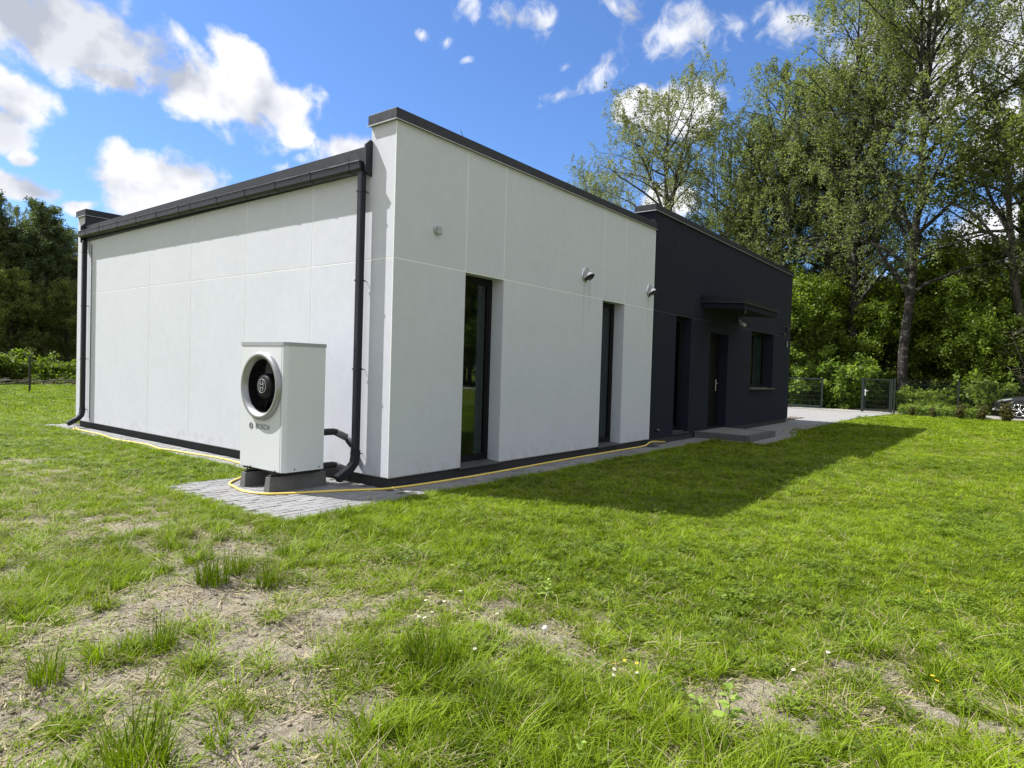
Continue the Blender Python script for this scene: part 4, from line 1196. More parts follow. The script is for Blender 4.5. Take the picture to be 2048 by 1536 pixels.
plant('twiggy', 'twiggy_bush', SL, 30.9, -6.6, 1.0, 0, 'grey bare twiggy bush rising behind the parked car', 'bush')
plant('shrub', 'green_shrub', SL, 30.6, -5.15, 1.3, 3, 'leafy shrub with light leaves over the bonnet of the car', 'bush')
SH = [(29.9, -1.7, .75), (28.0, -2.6, .40), (27.7, -3.3, .36), (31.4, -3.0, .7), (27.9, -4.0, .34), (31.2, 0.2, .8)]
for i, (x, y, s) in enumerate(SH): plant('shrub', 'green_shrub', SL, x, y, s, i * 1.1, ('low nettle clump just right of the gate behind the wire', 'pale nettle clump right of the gate post', 'second nettle clump along the wire fence', 'dim shrub in the shade behind the wire fence', 'nettle clump nearest the parked car', 'shaded shrub left of the leaning trunk')[i], 'bush', 'shrubs behind the wire fence')
for i, (x, y, s, lab) in enumerate([(25.7, -2.35, .62, 'small brownish conifer by the gate post'), (25.6, -3.95, .85, 'thin brown young conifer in front of the middle fence post'), (25.6, -4.65, .85, 'bushy olive conifer in front of the car nose'), (25.6, -5.42, 1.05, 'tall olive conifer in front of the car wheel'), (25.6, -3.1, .6, 'short conifer halfway along the first fence panel')]):
    plant('thuja', 'conifer_shrub', SL, x, y, s, i, lab, 'conifer', 'young conifers along the fence')

# left wood
G4 = 'trees of the wood on the left'
LT = [('pine', 9.5, 44.0, .96, 'bare-stemmed pine standing in the middle of the left wood'), ('dense', 8.7, 46, .575, 'tallest leafy tree on the left with its top against the sky'), ('pine', 6.9, 45, .97, 'dark pine at the left edge of the picture'),
      ('open', 11.0, 45.5, .48, 'thin-topped leafy tree of the left wood near the white wall'), ('dense', 12.6, 45, .47, 'leafy tree partly hidden by the far corner of the white wall'), ('wood', 10.2, 41.5, .52, 'small leafy tree at the foot of the bare-stemmed pine'),
      ('wood', 7.4, 42, .56, 'small bushy tree above the bramble mound'), ('pine', 11.7, 46.5, .86, 'pine top showing just left of the far parapet'), ('tall', 7.7, 47, .46, 'slim leafy tree between the edge pine and the tallest tree'), ('wood2', 11.4, 40.5, .46, 'lowest bushy tree next to the far downpipe'),
      ('wood', 5.2, 44, .8, 'leafy tree outside the left edge of the picture'), ('pine', 8.2, 43.2, .80, 'short dark pine in front of the tallest leafy tree'), ('pine', 10.5, 47.0, .93, 'pine behind the thin-topped leafy tree')]
for i, (k, x, y, s, lab) in enumerate(LT): plant(k, 'pine_tree' if k == 'pine' else 'leafy_tree', TC, x, y, s, i * 2.1, lab, 'tree', G4)
LW2 = 'dark tree deep in the wood on the left'
for i in range(20):
    x = -4 + i * 1.45 + r_.uniform(-.6, .6); y = 50 + (i % 2) * 4 + r_.uniform(-1.5, 1.5)
    plant(('wood', 'wood2', 'pine')[i % 3], 'wood_tree', TC, x, y, r_.uniform(.55, .80), r_.uniform(0, 6), LW2, 'tree', 'trees deep in the left wood')
for i, (x, y, s, lab) in enumerate([(5.2, 33.2, 1.05, 'bramble mound at the left edge below the wood'), (7.0, 34.5, .8, 'bramble clump in the middle of the left mound'), (8.3, 33.6, .7, 'bramble clump beside the far downpipe'), (3.6, 32.5, 1.0, 'bramble clump left of the black post'), (10, 36, .9, 'bramble clump behind the far corner of the white wall')]):
    plant('shrub', 'bramble_bush', SL, x, y, s, i * 1.3, lab, 'bush', 'brambles below the left wood')


def ground_cover(name, seed, n, xr, yr, h, size, mat, label, shape=None):
    r = np.random.default_rng(seed)
    x = r.uniform(*xr, n); y = r.uniform(*yr, n)
    hh = h * (.35 + .9 * fbm(x, y, .9, seed, 3)) * (shape(x, y) if shape else 1)
    z = r.uniform(0, 1, n) ** .7 * hh
    v, f = leaf_quads(np.stack([x, y, z - .02], -1), size, r, .6, 1.0, -.1)
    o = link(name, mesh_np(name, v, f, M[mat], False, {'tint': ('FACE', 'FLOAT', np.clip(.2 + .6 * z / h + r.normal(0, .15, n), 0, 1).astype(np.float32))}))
    tag(o, label, kind='stuff')


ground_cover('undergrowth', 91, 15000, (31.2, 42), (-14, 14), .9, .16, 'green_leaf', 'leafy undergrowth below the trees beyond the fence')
ground_cover('nettles', 92, 5200, (26.6, 28.1), (-4.7, -1.75), .50, .10, 'bright_leaf', 'fresh green weeds behind the wire fence')
ground_cover('roadside_weeds', 94, 2600, (28.6, 31), (.3, 9), .55, .12, 'bright_leaf', 'weeds beyond the lane behind the gates')
ground_cover('brambles', 93, 16000, (-6, 16), (31, 41), .8, .11, 'green_leaf', 'rough green undergrowth in front of the left wood', lambda x, y: sstep(30.5, 34, y))
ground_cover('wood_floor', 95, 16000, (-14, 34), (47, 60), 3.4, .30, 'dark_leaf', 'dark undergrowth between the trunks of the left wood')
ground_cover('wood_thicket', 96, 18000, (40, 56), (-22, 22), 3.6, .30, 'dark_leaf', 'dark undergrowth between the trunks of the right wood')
m = MB()
for i in range(46):
    x = r_.uniform(3.2, 9.5); y = r_.uniform(29.3, 30.4); a = r_.normal(0, .4); L = r_.uniform(.5, 1.6)
    m.tube([(x, y, .06), (x + L * .5 * math.cos(a), y + L * .5 * math.sin(a), .12 + r_.uniform(0, .2)), (x + L * math.cos(a), y + L * math.sin(a), .05 + r_.uniform(0, .3))], .018, 5)
tag(m.build('cut_branches', M['twig']), 'row of cut grey branches lying before the left wood', kind='stuff')

# ------------------------------------------------------------------ fences, gates
def post(x, y, h, mat, parent, s=.03, name='post'):
    m = MB(); m.box(x - s, x + s, y - s, y + s, -.05, h, .003); m.box(x - s - .003, x + s + .003, y - s - .003, y + s + .003, h, h + .012); return m.build(name, mat, parent)


def wires(x0, y0, x1, y1, zs, pitch, mat, parent, name, r=.0035):
    m = MB(); L = math.hypot(x1 - x0, y1 - y0); n = max(1, int(L / pitch))
    for z in zs: m.tube([(x0, y0, z), (x1, y1, z)], r * 1.4, 4, False)
    for i in range(n + 1):
        t = i / n; m.tube([(x0 + (x1 - x0) * t, y0 + (y1 - y0) * t, zs[0]), (x0 + (x1 - x0) * t, y0 + (y1 - y0) * t, zs[-1])], r, 4, False)
    o = m.build(name, mat, parent); tag(o, kind='stuff'); return o


fr = tag(empty('wire_fence', (0, 0, 0)), 'dark green wire panel fence right of the gate', 'fence')
FX = 26.2
PY = [-1.66, -3.86, -6.06, -8.3, -10.6]
for y in PY: post(FX, y, 1.45 if y < -2 else 1.5, M['fence'], fr)
ZS = [.06, .26, .46, .66, .86, 1.06, 1.26, 1.42]
for a, b in zip(PY[:-1], PY[1:]): wires(FX, a - .035, FX, b + .035, ZS, .05, M['fence'], fr, 'wire_panel', .0026)
gt = tag(empty('garden_gate', (0, 0, 0)), 'narrow dark green gate with a pale handle', 'gate')
post(FX, -.48, 1.46, M['fence'], gt, .05, 'gate_post'); post(FX, -1.56, 1.46, M['fence'], gt, .035, 'gate_post')
m = MB()
m.box(FX - .02, FX + .02, -.60, -.555, .07, 1.44, .004); m.box(FX - .02, FX + .02, -1.515, -1.47, .07, 1.44, .004)
m.box(FX - .02, FX + .02, -1.469, -.601, 1.395, 1.44, .004); m.box(FX - .02, FX + .02, -1.469, -.601, .07, .115, .004)
m.build('gate_frame', M['fence'], gt); wires(FX, -1.47, FX, -.60, [.115, .30, .52, .74, .96, 1.18, 1.395], .05, M['fence'], gt, 'gate_mesh', .0026)
m = MB(); m.box(FX - .045, FX - .021, -.60, -.56, .72, 1.0, .004); m.tube([(FX - .05, -.58, .92), (FX - .09, -.58, .92), (FX - .09, -.70, .92)], .014, 8); m.build('gate_handle', M['white_plastic'], gt)
sg = tag(empty('driveway_gate', (0, 0, 0)), 'wide dark sliding gate leaf seen beside the dark wall', 'gate')
m = MB()
m.box(FX - .03, FX + .03, 1.10, 1.17, .07, 1.40, .004); m.box(FX - .03, FX + .03, 5.0, 5.07, .07, 1.40, .004); m.box(FX - .03, FX + .03, 1.171, 4.999, 1.34, 1.40, .004); m.box(FX - .04, FX + .04, 1.171, 4.999, .07, .18, .004)
m.build('gate_frame', M['fence'], sg); wires(FX, 1.17, FX, 5.0, [.18, .40, .62, .84, 1.06, 1.34], .05, M['fence'], sg, 'gate_mesh', .0026)
m = MB(); m.box(26.06, 26.45, -1.62, 6.0, -.04, .035, .01); tag(m.build('gate_kerb', M['sand']), 'pale concrete strip below the gates', kind='structure')
lf_ = tag(empty('field_fence', (0, 0, 0)), 'thin wire fence with black posts on the left below the wood', 'fence')
PX = [-7.0, -4.5, -2.0, .55, 3.06, 5.6, 8.1]
for x in PX: post(x, 23.2, 1.36, M['black_paint'], lf_, .028)
for a, b in zip(PX[:-1], PX[1:]): wires(a + .04, 23.2, b - .04, 23.2, [.1, .4, .7, 1.0, 1.3], .6, M['black_paint'], lf_, 'wire_panel', .0012)

# ------------------------------------------------------------------ parked car (runs out of the frame to the right)
car = tag(empty('parked_car', (29.35, -4.92, 0)), 'dark parked car with bright spoked wheel behind the wire fence', 'car')
# stations along the length: s, half width, z of sill, belt, bonnet edge, top, half width at the top
ST = [(0, .60, .34, .55, .62, .64, .52), (.10, .76, .26, .58, .69, .73, .64), (.35, .86, .22, .64, .77, .83, .70), (.8, .91, .20, .70, .86, .93, .74), (1.25, .92, .20, .76, .93, 1.0, .76), (1.55, .92, .20, .80, .97, 1.06, .74), (2.15, .93, .20, .84, 1.0, 1.46, .58), (2.7, .93, .20, .86, 1.02, 1.53, .58), (3.5, .92, .20, .88, 1.04, 1.48, .56), (4.05, .89, .24, .90, 1.05, 1.16, .62), (4.4, .82, .30, .88, 1.02, 1.08, .66), (4.55, .72, .40, .80, .95, 1.0, .58)]
v = []
for s, w_, z0, zb, ze, zt, wt in ST:
    half = [(w_ * .93, z0), (w_, z0 + .12), (w_ * 1.0, zb), (w_ * .965, ze), (wt, zt - .02), (wt * .5, zt)]
    row = [(-a, -s, z) for a, z in half] + [(a, -s, z) for a, z in half[::-1]]
    v += row
n = 12
f = [[i * n + j, i * n + j + 1, (i + 1) * n + j + 1, (i + 1) * n + j] for i in range(len(ST) - 1) for j in range(n - 1)] + [[i * n + n - 1, i * n, (i + 1) * n, (i + 1) * n + n - 1] for i in range(len(ST) - 1)]
f += [list(range(n)), list(range((len(ST) - 1) * n, len(ST) * n))[::-1]]
m = MB(); m.add(v, f, True); body = m.build('body', M['car_paint'], car)
md = body.modifiers.new('sub', 'SUBSURF'); md.levels = 2; md.render_levels = 2
for sx in (-1, 1):
    m = MB(); m.prism([(-1.62, 1.0), (-2.15, 1.36), (-2.7, 1.43), (-3.4, 1.38), (-3.85, 1.06)], 0, sx * .60, sx * .885); m.build('side_window', M['car_glass'], car)
    m = MB(); m.prism([(-.14, .665), (-.18, .72), (-.60, .815), (-.64, .78), (-.32, .69)], 0, sx * .55, sx * .90); m.build('headlight', M['lamp_glass'], car)
    m = MB(); m.box(sx * .90, sx * .912, -3.7, -1.7, 1.03, 1.042); m.build('window_trim', M['drip'], car)
    m = MB(); m.tube([(sx * .9, -1.75, .98), (sx * 1.04, -1.72, 1.04), (sx * 1.06, -1.72, 1.13)], .06, 8); m.build('mirror', M['car_paint'], car)
    for wy in (-.88, -3.6):
        hub_ = (sx * .80, wy, .335)
        m = MB(); m.lathe([(.20, .0), (.335, .005), (.345, .05), (.34, .125), (.30, .145), (.255, .140)], hub_, (sx, 0, 0), 40); wh = m.build('wheel', M['tyre'], car)
        m = MB(); m.lathe([(.40, .10), (.41, .14), (.38, .145), (.37, .10)], hub_, (sx, 0, 0), 40); m.build('arch', M['black_gloss'], wh)
        m = MB(); m.lathe([(.256, .139), (.25, .145), (.238, .138), (.232, .04)], hub_, (sx, 0, 0), 40)
        for k in range(5):
            for q in (-.17, .17):
                t = 2 * math.pi * k / 5 + .3; a0, a1 = t + q * .35, t + q * 1.25
                m.tube([(hub_[0] + sx * .125, wy + math.cos(a0) * .05, .335 + math.sin(a0) * .05), (hub_[0] + sx * .132, wy + math.cos(t + q * .8) * .15, .335 + math.sin(t + q * .8) * .15), (hub_[0] + sx * .136, wy + math.cos(a1) * .24, .335 + math.sin(a1) * .24)], [.018, .014, .018], 6)
        m.lathe([(.06, .10), (.06, .135), (.001, .14)], hub_, (sx, 0, 0), 16); m.build('rim', M['steel'], wh)
        m = MB(); m.lathe([(.235, .03), (.001, .03)], hub_, (sx, 0, 0), 24); m.build('brake_disc', M['black_gloss'], wh)
m = MB(); m.box(-.5, .5, .0, .02, .42, .60, .01); m.build('grille', M['black_gloss'], car)
m = MB(); m.box(-.72, .72, -.06, .012, .30, .35, .01); m.build('bumper_strip', M['drip'], car)
m = MB(); m.prism([(-1.35, 1.03), (-2.05, 1.42), (-2.07, 1.41), (-1.37, 1.02)], 0, -.55, .55); m.build('windscreen', M['car_glass'], car)

# ------------------------------------------------------------------ grass
def blade(r, x, y, h, w_, lean, az, segs=3):
    """one curved grass blade: verts and faces"""
    ca, sa = math.cos(az), math.sin(az); px, py = -sa, ca
    V = []
    for i in range(segs + 1):
        t = i / segs; o = lean * h * t ** 1.8; z = h * (t - .25 * lean * t * t)
        q = w_ * (1 - t ** 1.6) * .5 + .0002
        V += [(x + ca * o + px * q, y + sa * o + py * q, z), (x + ca * o - px * q, y + sa * o - py * q, z)]
    Fc = [[2 * i, 2 * i + 1, 2 * i + 3, 2 * i + 2] for i in range(segs)]
    return V, Fc


def tuft(name, seed, nb, h0, h1, w_, spread, lean, mat, segs=3, tint=(.05, .95), dry=.04):
    r = np.random.default_rng(seed); V = []; Fc = []; T_ = []; MI = []
    for k in range(nb):
        q = spread * math.sqrt(r.uniform()); a = r.uniform(0, 6.28)
        v, f = blade(r, q * math.cos(a), q * math.sin(a), r.uniform(h0, h1), w_ * r.uniform(.7, 1.3), abs(r.normal(lean, .25)), a + r.normal(0, .9), segs)
        b = len(V); V += v; Fc += [[i + b for i in g] for g in f]; T_ += [np.clip(r.uniform(*tint), 0, 1)] * len(f); MI += [int(r.uniform() < dry)] * len(f)
    me = mesh_np(name, V, np.array(Fc), M[mat], False, {'tint': ('FACE', 'FLOAT', np.array(T_, np.float32))}); me.materials.append(M['dry']); me.polygons.foreach_set('material_index', np.array(MI, np.int32)); return me


def clover(name, seed, n):
    r = np.random.default_rng(seed); V = []; Fc = []; T_ = []
    for k in range(n):
        q = .07 * math.sqrt(r.uniform()); a = r.uniform(0, 6.28); cx, cy = q * math.cos(a), q * math.sin(a); z = r.uniform(.018, .055); t0 = r.uniform(0, 6.28); s = r.uniform(.008, .014); tl = r.uniform(0, 1)
        tx, ty = r.normal(0, .25, 2)
        for j in range(3):
            t = t0 + 2.094 * j; c, sn = math.cos(t), math.sin(t); b = len(V)
            for (u, w_) in ((0, 0), (.6, .55), (1.15, .45), (1.25, 0), (1.15, -.45), (.6, -.55)):
                dx, dy = s * (c * u - sn * w_), s * (sn * u + c * w_); V.append((cx + dx, cy + dy, z + dx * tx + dy * ty + .15 * s * u))
            Fc += [[b, b + 1, b + 2, b + 3], [b, b + 3, b + 4, b + 5]]; T_ += [tl, tl]
    return mesh_np(name, V, np.array(Fc), M['clover'], False, {'tint': ('FACE', 'FLOAT', np.array(T_, np.float32))})


def straw(name, seed, n):
    r = np.random.default_rng(seed); V = []; Fc = []; T_ = []
    for k in range(n):
        x, y = r.normal(0, .05, 2); a = r.uniform(0, 6.28); L = r.uniform(.02, .085); w_ = r.uniform(.0012, .003); z = r.uniform(.002, .014); z2 = z + r.normal(0, .006)
        c, s = math.cos(a), math.sin(a); b = len(V)
        V += [(x - s * w_, y + c * w_, z), (x + s * w_, y - c * w_, z), (x + c * L + s * w_, y + s * L - c * w_, max(.002, z2)), (x + c * L - s * w_, y + s * L + c * w_, max(.002, z2) + .001)]
        Fc.append([b, b + 1, b + 2, b + 3]); T_.append(r.uniform(0, 1))
    return mesh_np(name, V, np.array(Fc), M['dry'], False, {'tint': ('FACE', 'FLOAT', np.array(T_, np.float32))})


def source(name, meshes):
    c = bpy.data.collections.new(name)
    for i, me in enumerate(meshes): c.objects.link(bpy.data.objects.new('%s_%02d' % (name, i), me))
    return c


def scatter(name, label, pts, rot, scl, idx_, coll):
    me = bpy.data.meshes.new(name); n = len(pts)
    me.vertices.add(n); me.vertices.foreach_set('co', np.asarray(pts, np.float32).ravel())
    a = me.attributes.new('rot', 'FLOAT_VECTOR', 'POINT'); a.data.foreach_set('vector', np.asarray(rot, np.float32).ravel())
    a = me.attributes.new('scl', 'FLOAT_VECTOR', 'POINT'); a.data.foreach_set('vector', np.asarray(scl, np.float32).ravel())
    a = me.attributes.new('pick', 'INT', 'POINT'); a.data.foreach_set('value', np.asarray(idx_, np.int32))
    o = link(name, me); tag(o, label, kind='stuff')
    ng = bpy.data.node_groups.new(name, 'GeometryNodeTree')
    ng.interface.new_socket('Geometry', in_out='INPUT', socket_type='NodeSocketGeometry'); ng.interface.new_socket('Geometry', in_out='OUTPUT', socket_type='NodeSocketGeometry')
    gi = ng.nodes.new('NodeGroupInput'); go = ng.nodes.new('NodeGroupOutput')
    ip = ng.nodes.new('GeometryNodeInstanceOnPoints'); ci = ng.nodes.new('GeometryNodeCollectionInfo')
    ci.inputs['Collection'].default_value = coll; ci.inputs['Separate Children'].default_value = True; ci.inputs['Reset Children'].default_value = True
    def named(nm, ty):
        q = ng.nodes.new('GeometryNodeInputNamedAttribute'); q.data_type = ty; q.inputs['Name'].default_value = nm; return q.outputs[0]
    e2r = ng.nodes.new('FunctionNodeEulerToRotation'); ng.links.new(named('rot', 'FLOAT_VECTOR'), e2r.inputs[0])
    ng.links.new(gi.outputs[0], ip.inputs['Points']); ng.links.new(ci.outputs[0], ip.inputs['Instance']); ip.inputs['Pick Instance'].default_value = True
    ng.links.new(named('pick', 'INT'), ip.inputs['Instance Index']); ng.links.new(e2r.outputs[0], ip.inputs['Rotation']); ng.links.new(named('scl', 'FLOAT_VECTOR'), ip.inputs['Scale'])
    ng.links.new(ip.outputs[0], go.inputs[0])
    md = o.modifiers.new('scatter', 'NODES'); md.node_group = ng
    return o


short = source('short_grass', [tuft('short_grass', 200 + i, 28, .018, .055, .0044, .055, 1.05, 'grass') for i in range(5)])
longg = source('long_grass', [tuft('long_grass', 220 + i, 30, .06, .16, .0048, .045, .9, 'grass', 4, (.3, 1)) for i in range(4)])
farg = source('far_grass', [tuft('far_grass', 240 + i, 30, .022, .045, .010, .13, 1.1, 'grass', 2) for i in range(4)])
flat = source('flat_grass', [tuft('flat_grass', 290 + i, 16, .05, .12, .0044, .06, 1.9, 'grass', 4, (.2, 1), .2) for i in range(4)])
clov = source('clover', [clover('clover', 260 + i, 24) for i in range(3)])
strw = source('straw', [straw('straw', 280 + i, 16) for i in range(4)])
mat_f = np.array([math.cos(yaw), math.sin(yaw)]); mat_r = np.array([math.sin(yaw), -math.cos(yaw)])


def field(n, dmin, dmax, seed, half=1.0):
    """random ground points inside the wedge in front of the viewpoint, uniform per area"""
    r = np.random.default_rng(seed)
    d1, d2 = (2.6 if dmin < 3 else dmin + 2.5), dmax + 2.5     # apex set back so that a step to the side still finds grass
    n = int(n * (d2 ** 2 - d1 ** 2) / (.9 * (dmax ** 2 - dmin ** 2)))
    d = np.sqrt(r.uniform(d1 ** 2, d2 ** 2, n)); u = r.uniform(-half, half, n)
    xy = CAMXY - 2.5 * mat_f + d[:, None] * (mat_f[None] + u[:, None] * mat_r[None])
    return xy[:, 0], xy[:, 1], r


def off_paving(x, y, m=0.0): return ~paved(x, y, m)


def emit(parts, x, y, r, keep, scale, pick_n, tilt=.12, hscale=None):
    x, y = x[keep], y[keep]; n = len(x)
    s = scale[keep] if hasattr(scale, '__len__') else np.full(n, scale)
    s = s * r.uniform(.75, 1.25, n)
    h = s * (hscale[keep] if hscale is not None else 1.0)
    parts.append((np.stack([x, y, ground_z(x, y)], -1), np.stack([r.normal(0, tilt, n), r.normal(0, tilt, n), r.uniform(0, 6.28, n)], -1), np.stack([s, s, h], -1), r.integers(0, pick_n, n)))


def cat(parts): return [np.concatenate([p[i] for p in parts]) for i in range(4)]


A = []
x, y, r = field(30000, 1.2, 7.5, 301); d = dirtness(x, y); ln = fbm(x, y, 2.1, 9, 3)
emit(A, x, y, r, off_paving(x, y) & (r.uniform(0, 1, len(x)) > np.minimum(sstep(.22, .62, d), .93)) & (x > -12), 1.0, 5, .18, np.clip(.42 + .42 * ln + .38 * sstep(-.4, -2, x), .45, 1.35) * (1 - .35 * sstep(.2, .5, d)))
x, y, r = field(23000, 7.5, 15, 302); d = dirtness(x, y); ln = fbm(x, y, 1.4, 9, 3)
emit(A, x, y, r, off_paving(x, y) & (r.uniform(0, 1, len(x)) > np.minimum(sstep(.18, .62, d), .95)), 1.35, 5, .15, np.clip(.45 + .4 * ln, .45, .85))
# shaggy rim along the paving
rm = np.random.default_rng(303)
ex = []; 
for (x0, y0, x1, y1, n) in ((-1.76, 1.86, -1.76, -.58, 420), (-1.76, -.58, 0, -.58, 300), (0, -.55, 8.85, -.55, 900), (-1.76, 1.88, -.43, 1.88, 200), (-.44, 1.88, -.44, 9.5, 620), (8.86, -.5, 8.86, -1.6, 90), (8.86, -1.6, 11.5, -1.56, 200)):
    t = rm.uniform(0, 1, n); off = rm.normal(0, .035, (n, 2)) - np.array([.05, .05])
    ex.append(np.stack([x0 + (x1 - x0) * t, y0 + (y1 - y0) * t], -1) + off + (fbm(t * 30, t * 0, 1.0, 12, 3) - .45)[:, None] * np.array([.16, .16]) * np.array([abs(y1 - y0) > abs(x1 - x0), abs(x1 - x0) > abs(y1 - y0)]))
ex = np.concatenate(ex)
emit(A, ex[:, 0], ex[:, 1], rm, np.ones(len(ex), bool), 1.05, 5, .3, rm.uniform(.55, 1.1, len(ex)))
scatter('lawn_grass', 'short mown green grass of the lawn, thin on the worn ground', *cat(A), short)
B = []
x, y, r = field(6500, 1.2, 7, 311); ln = fbm(x, y, 1.7, 21, 3); d = dirtness(x, y)
patch = np.zeros(len(x))
for bx, by, q in RICH[:10] + [(-2.2, -4.5, .5), (-3.0, -4.2, .6), (-1.3, -5.4, .5)]: patch += np.exp(-((x - bx) ** 2 + (y - by) ** 2) / (q * q * .55))
emit(B, x, y, r, off_paving(x, y, .03) & (x < .6) & (r.uniform(0, 1, len(x)) < np.clip(patch * .55 + sstep(.52, .68, ln) * .7 * sstep(.0, -2.0, x), 0, .9)) & (d < .62), .85, 4, .2)
x, y, r = field(6000, 1.2, 8, 313); d = dirtness(x, y)
Fl = []
emit(Fl, x, y, r, off_paving(x, y, .05) & (d > .12) & (d < .75) & (r.uniform(0, 1, len(x)) < .75), .9, 4, .25)
scatter('flattened_grass', 'flattened half-dry grass blades over the worn ground', *cat(Fl), flat)
scatter('long_grass', 'longer tufted grass in the worn foreground', *cat(B), longg)
Cc = []
x, y, r = field(26000, 15, 36, 321)
emit(Cc, x, y, r, off_paving(x, y) & (x < 26) & (y < 30) & ~((x > -.4) & (x < 17) & (y > -.4) & (y < 10)), 1.5, 4, .12)
scatter('far_lawn_grass', 'mown grass of the lawn further off', *cat(Cc), farg)
D_ = []
x, y, r = field(9000, 2, 12, 331); cn = fbm(x, y, 1.3, 31, 3)
emit(D_, x, y, r, off_paving(x, y, .02) & (r.uniform(0, 1, len(x)) < .12 + .75 * sstep(.50, .66, cn)) & (x > -2.6) & (dirtness(x, y) < .4), .85, 3, .1)
scatter('clover_patches', 'clover leaves mixed into the lawn', *cat(D_), clov)
E_ = []
x, y, r = field(19000, 1.2, 8, 341); d = dirtness(x, y)
emit(E_, x, y, r, off_paving(x, y, .05) & (d > .10) & (r.uniform(0, 1, len(x)) < .12 + .38 * np.exp(-((d - .35) / .2) ** 2)), 1.0, 4, .05)
scatter('dry_straw', 'dry pale grass clippings on the worn ground', *cat(E_), strw)
# little stones and crumbs of soil
rs = np.random.default_rng(351)
x, y, r = field(24000, 1.2, 7, 352); k = off_paving(x, y, .03) & (dirtness(x, y) > .36); x, y = x[k], y[k]
V = []; Fc = []
oct_ = np.array([(1, 0, 0), (0, 1, 0), (-1, 0, 0), (0, -1, 0), (0, 0, .7), (0, 0, -.7)])
of = np.array([(0, 1, 4), (1, 2, 4), (2, 3, 4), (3, 0, 4), (1, 0, 5), (2, 1, 5), (3, 2, 5), (0, 3, 5)])
n = len(x); sz = rs.gamma(1.6, .0026, n) + .0018
V = (oct_[None] * (1 + rs.normal(0, .2, (n, 6, 3)))) * sz[:, None, None] + np.stack([x, y, ground_z(x, y) + sz * .3], -1)[:, None, :]
Fc = (of[None] + (np.arange(n) * 6)[:, None, None]).reshape(-1, 3)
tag(link('soil_crumbs', mesh_np('soil_crumbs', V.reshape(-1, 3), Fc, simple('soil_crumb', (.22, .185, .135), .95, 0, .4, 30))), 'crumbs of soil and small stones on the bare patches', kind='stuff')
n = 160; x = rs.uniform(16.65, 19.2, n); y = rs.uniform(.15, .62, n) ; sz = rs.uniform(.02, .05, n)
V = (oct_[None] * (1 + rs.normal(0, .2, (n, 6, 3)))) * sz[:, None, None] + np.stack([x, y, sz * .3], -1)[:, None, :]
Fc = (of[None] + (np.arange(n) * 6)[:, None, None]).reshape(-1, 3)
tag(link('gravel', mesh_np('gravel', V.reshape(-1, 3), Fc, simple('brown_gravel', (.16, .13, .11), .95, 0, .4, 8))), 'strip of brown gravel at the far corner of the dark wall', kind='stuff')

# single tufts that stand out
tme = tuft('grass_tuft', 400, 170, .09, .22, .0046, .085, .45, 'grass', 4, (.15, .7))
GT = 'upright tufts of grass on the bare ground'
for x, y, s, lab in [(-2.92, -1.66, 1.15, 'largest of three upright grass tufts on bare soil before the fan unit'), (-2.70, -1.57, .85, 'middle one of three upright grass tufts before the fan unit'), (-2.66, -1.86, .8, 'rightmost and darkest of three upright grass tufts before the fan unit'), (-3.55, -2.38, .85, 'grass tuft on the bare soil left of the long grass'), (-4.04, -2.38, .8, 'grass tuft in the large bare patch at the left edge'), (-4.05, -3.30, 1.2, 'bright grass tuft at the bottom edge of the picture'), (-2.82, -3.5, 1.15, 'dense grass tuft below the white daisies')]:
    o = link('grass_tuft', tme); o.location = (x, y, ground_z(np.array([x]), np.array([y]))[0]); o.scale = (s, s, s); o.rotation_euler = (0, 0, x * 7); tag(o, lab, 'grass tuft', GT)

# flowers
def flower(name, x, y, z, mat, r, label, cat_, group, clock=False):
    g = float(ground_z(np.array([x]), np.array([y]))[0])
    e = tag(empty(name, (x, y, g)), label, cat_, group)
    m = MB(); m.tube([(0, 0, 0), (.006, .002, z * .6), (.008, .004, z)], .0014, 4); m.build('stem', M['clover'], e)
    m = MB(); a, b = random.uniform(-.35, .35), random.uniform(-.35, .35)
    nrm = Vector((a, b, 1)).normalized()
    if clock: m.lathe([(.001, -r), (r * .7, -r * .7), (r, 0), (r * .7, r * .7), (.001, r)], (.008, .004, z + r), nrm, 10)
    else:
        V = [(0, 0, 0)]; q = []
        ax = nrm.cross(Vector((1, 0, 0))).normalized(); bx = nrm.cross(ax)
        n = 11; c = Vector((.008, .004, z)); pts = []; F_ = []
        for k in range(n):
            t = 6.283 * k / n; w_ = .22
            p1 = c + (ax * math.cos(t - w_) + bx * math.sin(t - w_)) * r * .85; p2 = c + (ax * math.cos(t) + bx * math.sin(t)) * r + nrm * .001; p3 = c + (ax * math.cos(t + w_) + bx * math.sin(t + w_)) * r * .85
            b0 = len(pts); pts += [tuple(c), tuple(p1), tuple(p2), tuple(p3)]; F_.append([b0, b0 + 1, b0 + 2, b0 + 3])
        m.add(pts, F_)
    m.build('petals' if not clock else 'seed_head', M[mat], e)
    if mat == 'petal' and not clock:
        m = MB(); m.lathe([(r * .32, .0), (r * .28, .003), (.0005, .005)], (.008, .004, z), nrm, 8); m.build('disc', M['yellow'], e)
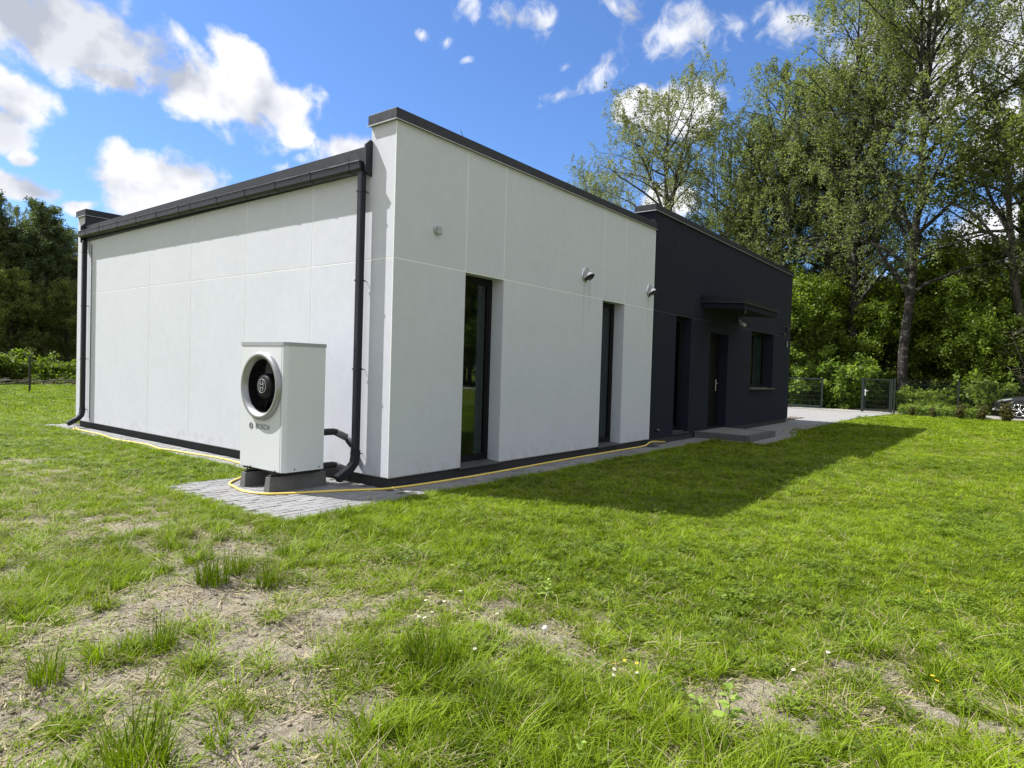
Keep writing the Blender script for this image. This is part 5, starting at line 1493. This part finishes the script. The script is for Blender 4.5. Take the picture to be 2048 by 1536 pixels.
DZ = [(-1.675, -2.572, 'daisy furthest back, at the edge of the green lawn'), (-2.032, -2.979, 'daisy beside a wisp of long grass, right of the loose group'), (-2.279, -2.923, 'leftmost daisy of the loose group on worn grass'), (-2.217, -3.015, 'daisy in the middle of the loose group'), (-2.41, -3.105, 'daisy just above the dense grass tuft'), (-2.538, -3.131, 'left daisy of the pair touching the dense tuft'), (-2.525, -3.16, 'right daisy of the pair touching the dense tuft'), (-2.15, -3.367, 'daisy on the thin grass right of the dense tuft'), (-2.63, -3.616, 'daisy on the right side of the dense tuft'), (-2.302, -4.326, 'daisy right of the yellow flowers'), (-2.336, -4.226, 'daisy straight below a yellow flower'), (-2.405, -4.262, 'lowest daisy below the yellow flowers'), (-1.79, -4.881, 'nearer one of two lone daisies in the right lawn'), (-1.485, -4.968, 'farther one of two lone daisies in the right lawn')]
for x, y, lab in DZ: flower('daisy', x, y, .055, 'petal', .0105, lab, 'daisy', 'white daisies in the grass')
flower('seed_clock', -2.192, -3.731, .06, 'petal', .015, 'pale fluffy dandelion clock on worn grass', 'seed head', None, True)
for x, y, lab in [(-2.285, -4.196, 'left of three small yellow flowers above the white daisies'), (-2.215, -4.217, 'middle of three small yellow flowers'), (-2.205, -4.277, 'right of three small yellow flowers'), (.032, -5.256, 'lone yellow flower far out on the right lawn'), (-1.442, -5.405, 'upper of two yellow flowers near the right edge'), (-1.475, -5.426, 'lower of two yellow flowers near the right edge')]:
    flower('yellow_flower', x, y, .06, 'yellow', .010, lab, 'flower', 'small yellow flowers in the lawn')
# broad-leaved weed
def weed(x, y, s, label, n=9, seed=0):
    r = np.random.default_rng(seed + 500); g = float(ground_z(np.array([x]), np.array([y]))[0])
    e = tag(empty('broadleaf_weed', (x, y, g)), label, 'weed', 'broad-leaved weeds in the grass')
    m = MB(); m.tube([(0, 0, 0), (.01 * s, 0, .09 * s), (.0, .01 * s, .15 * s)], .002 * s, 5); m.build('stem', M['weed_leaf'], e)
    lm = None
    for k in range(n):
        t = k / n; az = 2.4 * k + r.normal(0, .3); L = (.075 - .03 * t) * s * r.uniform(.8, 1.2); w_ = L * .62; el = .15 + .7 * t
        c, sn = math.cos(az), math.sin(az); z0 = .03 * s + .14 * s * t; V = []
        for i, q in enumerate((0, .25, .55, .85, 1)):
            wd = w_ * (0.1, .8, 1, .55, .02)[i]; o = L * q; z = z0 + o * math.sin(el) - .35 * L * q * q
            for u in (-.5, 0, .5): V.append((c * o * math.cos(el) - sn * wd * u, sn * o * math.cos(el) + c * wd * u, z + abs(u) * wd * .35))
        f = [[i * 3 + j, i * 3 + j + 1, i * 3 + j + 4, i * 3 + j + 3] for i in range(4) for j in range(2)]
        link('leaf', mesh_np('leaf', V, np.array(f), M['weed_leaf'], True, {'tint': ('FACE', 'FLOAT', np.full(len(f), r.uniform(.4, 1), np.float32))}), e)
weed(-2.38, -4.78, 1.05, 'pale green broad-leaved weed standing in the right foreground', 10, 1)
weed(-2.47, -4.68, .8, 'lower light green weed right beneath the tallest one', 8, 2)
weed(-1.62, -3.35, .8, 'fresh green weed on the bare spot left of centre lawn', 9, 4)
weed(-3.0, -4.45, .6, 'small weed in the long grass at the bottom edge', 7, 5)
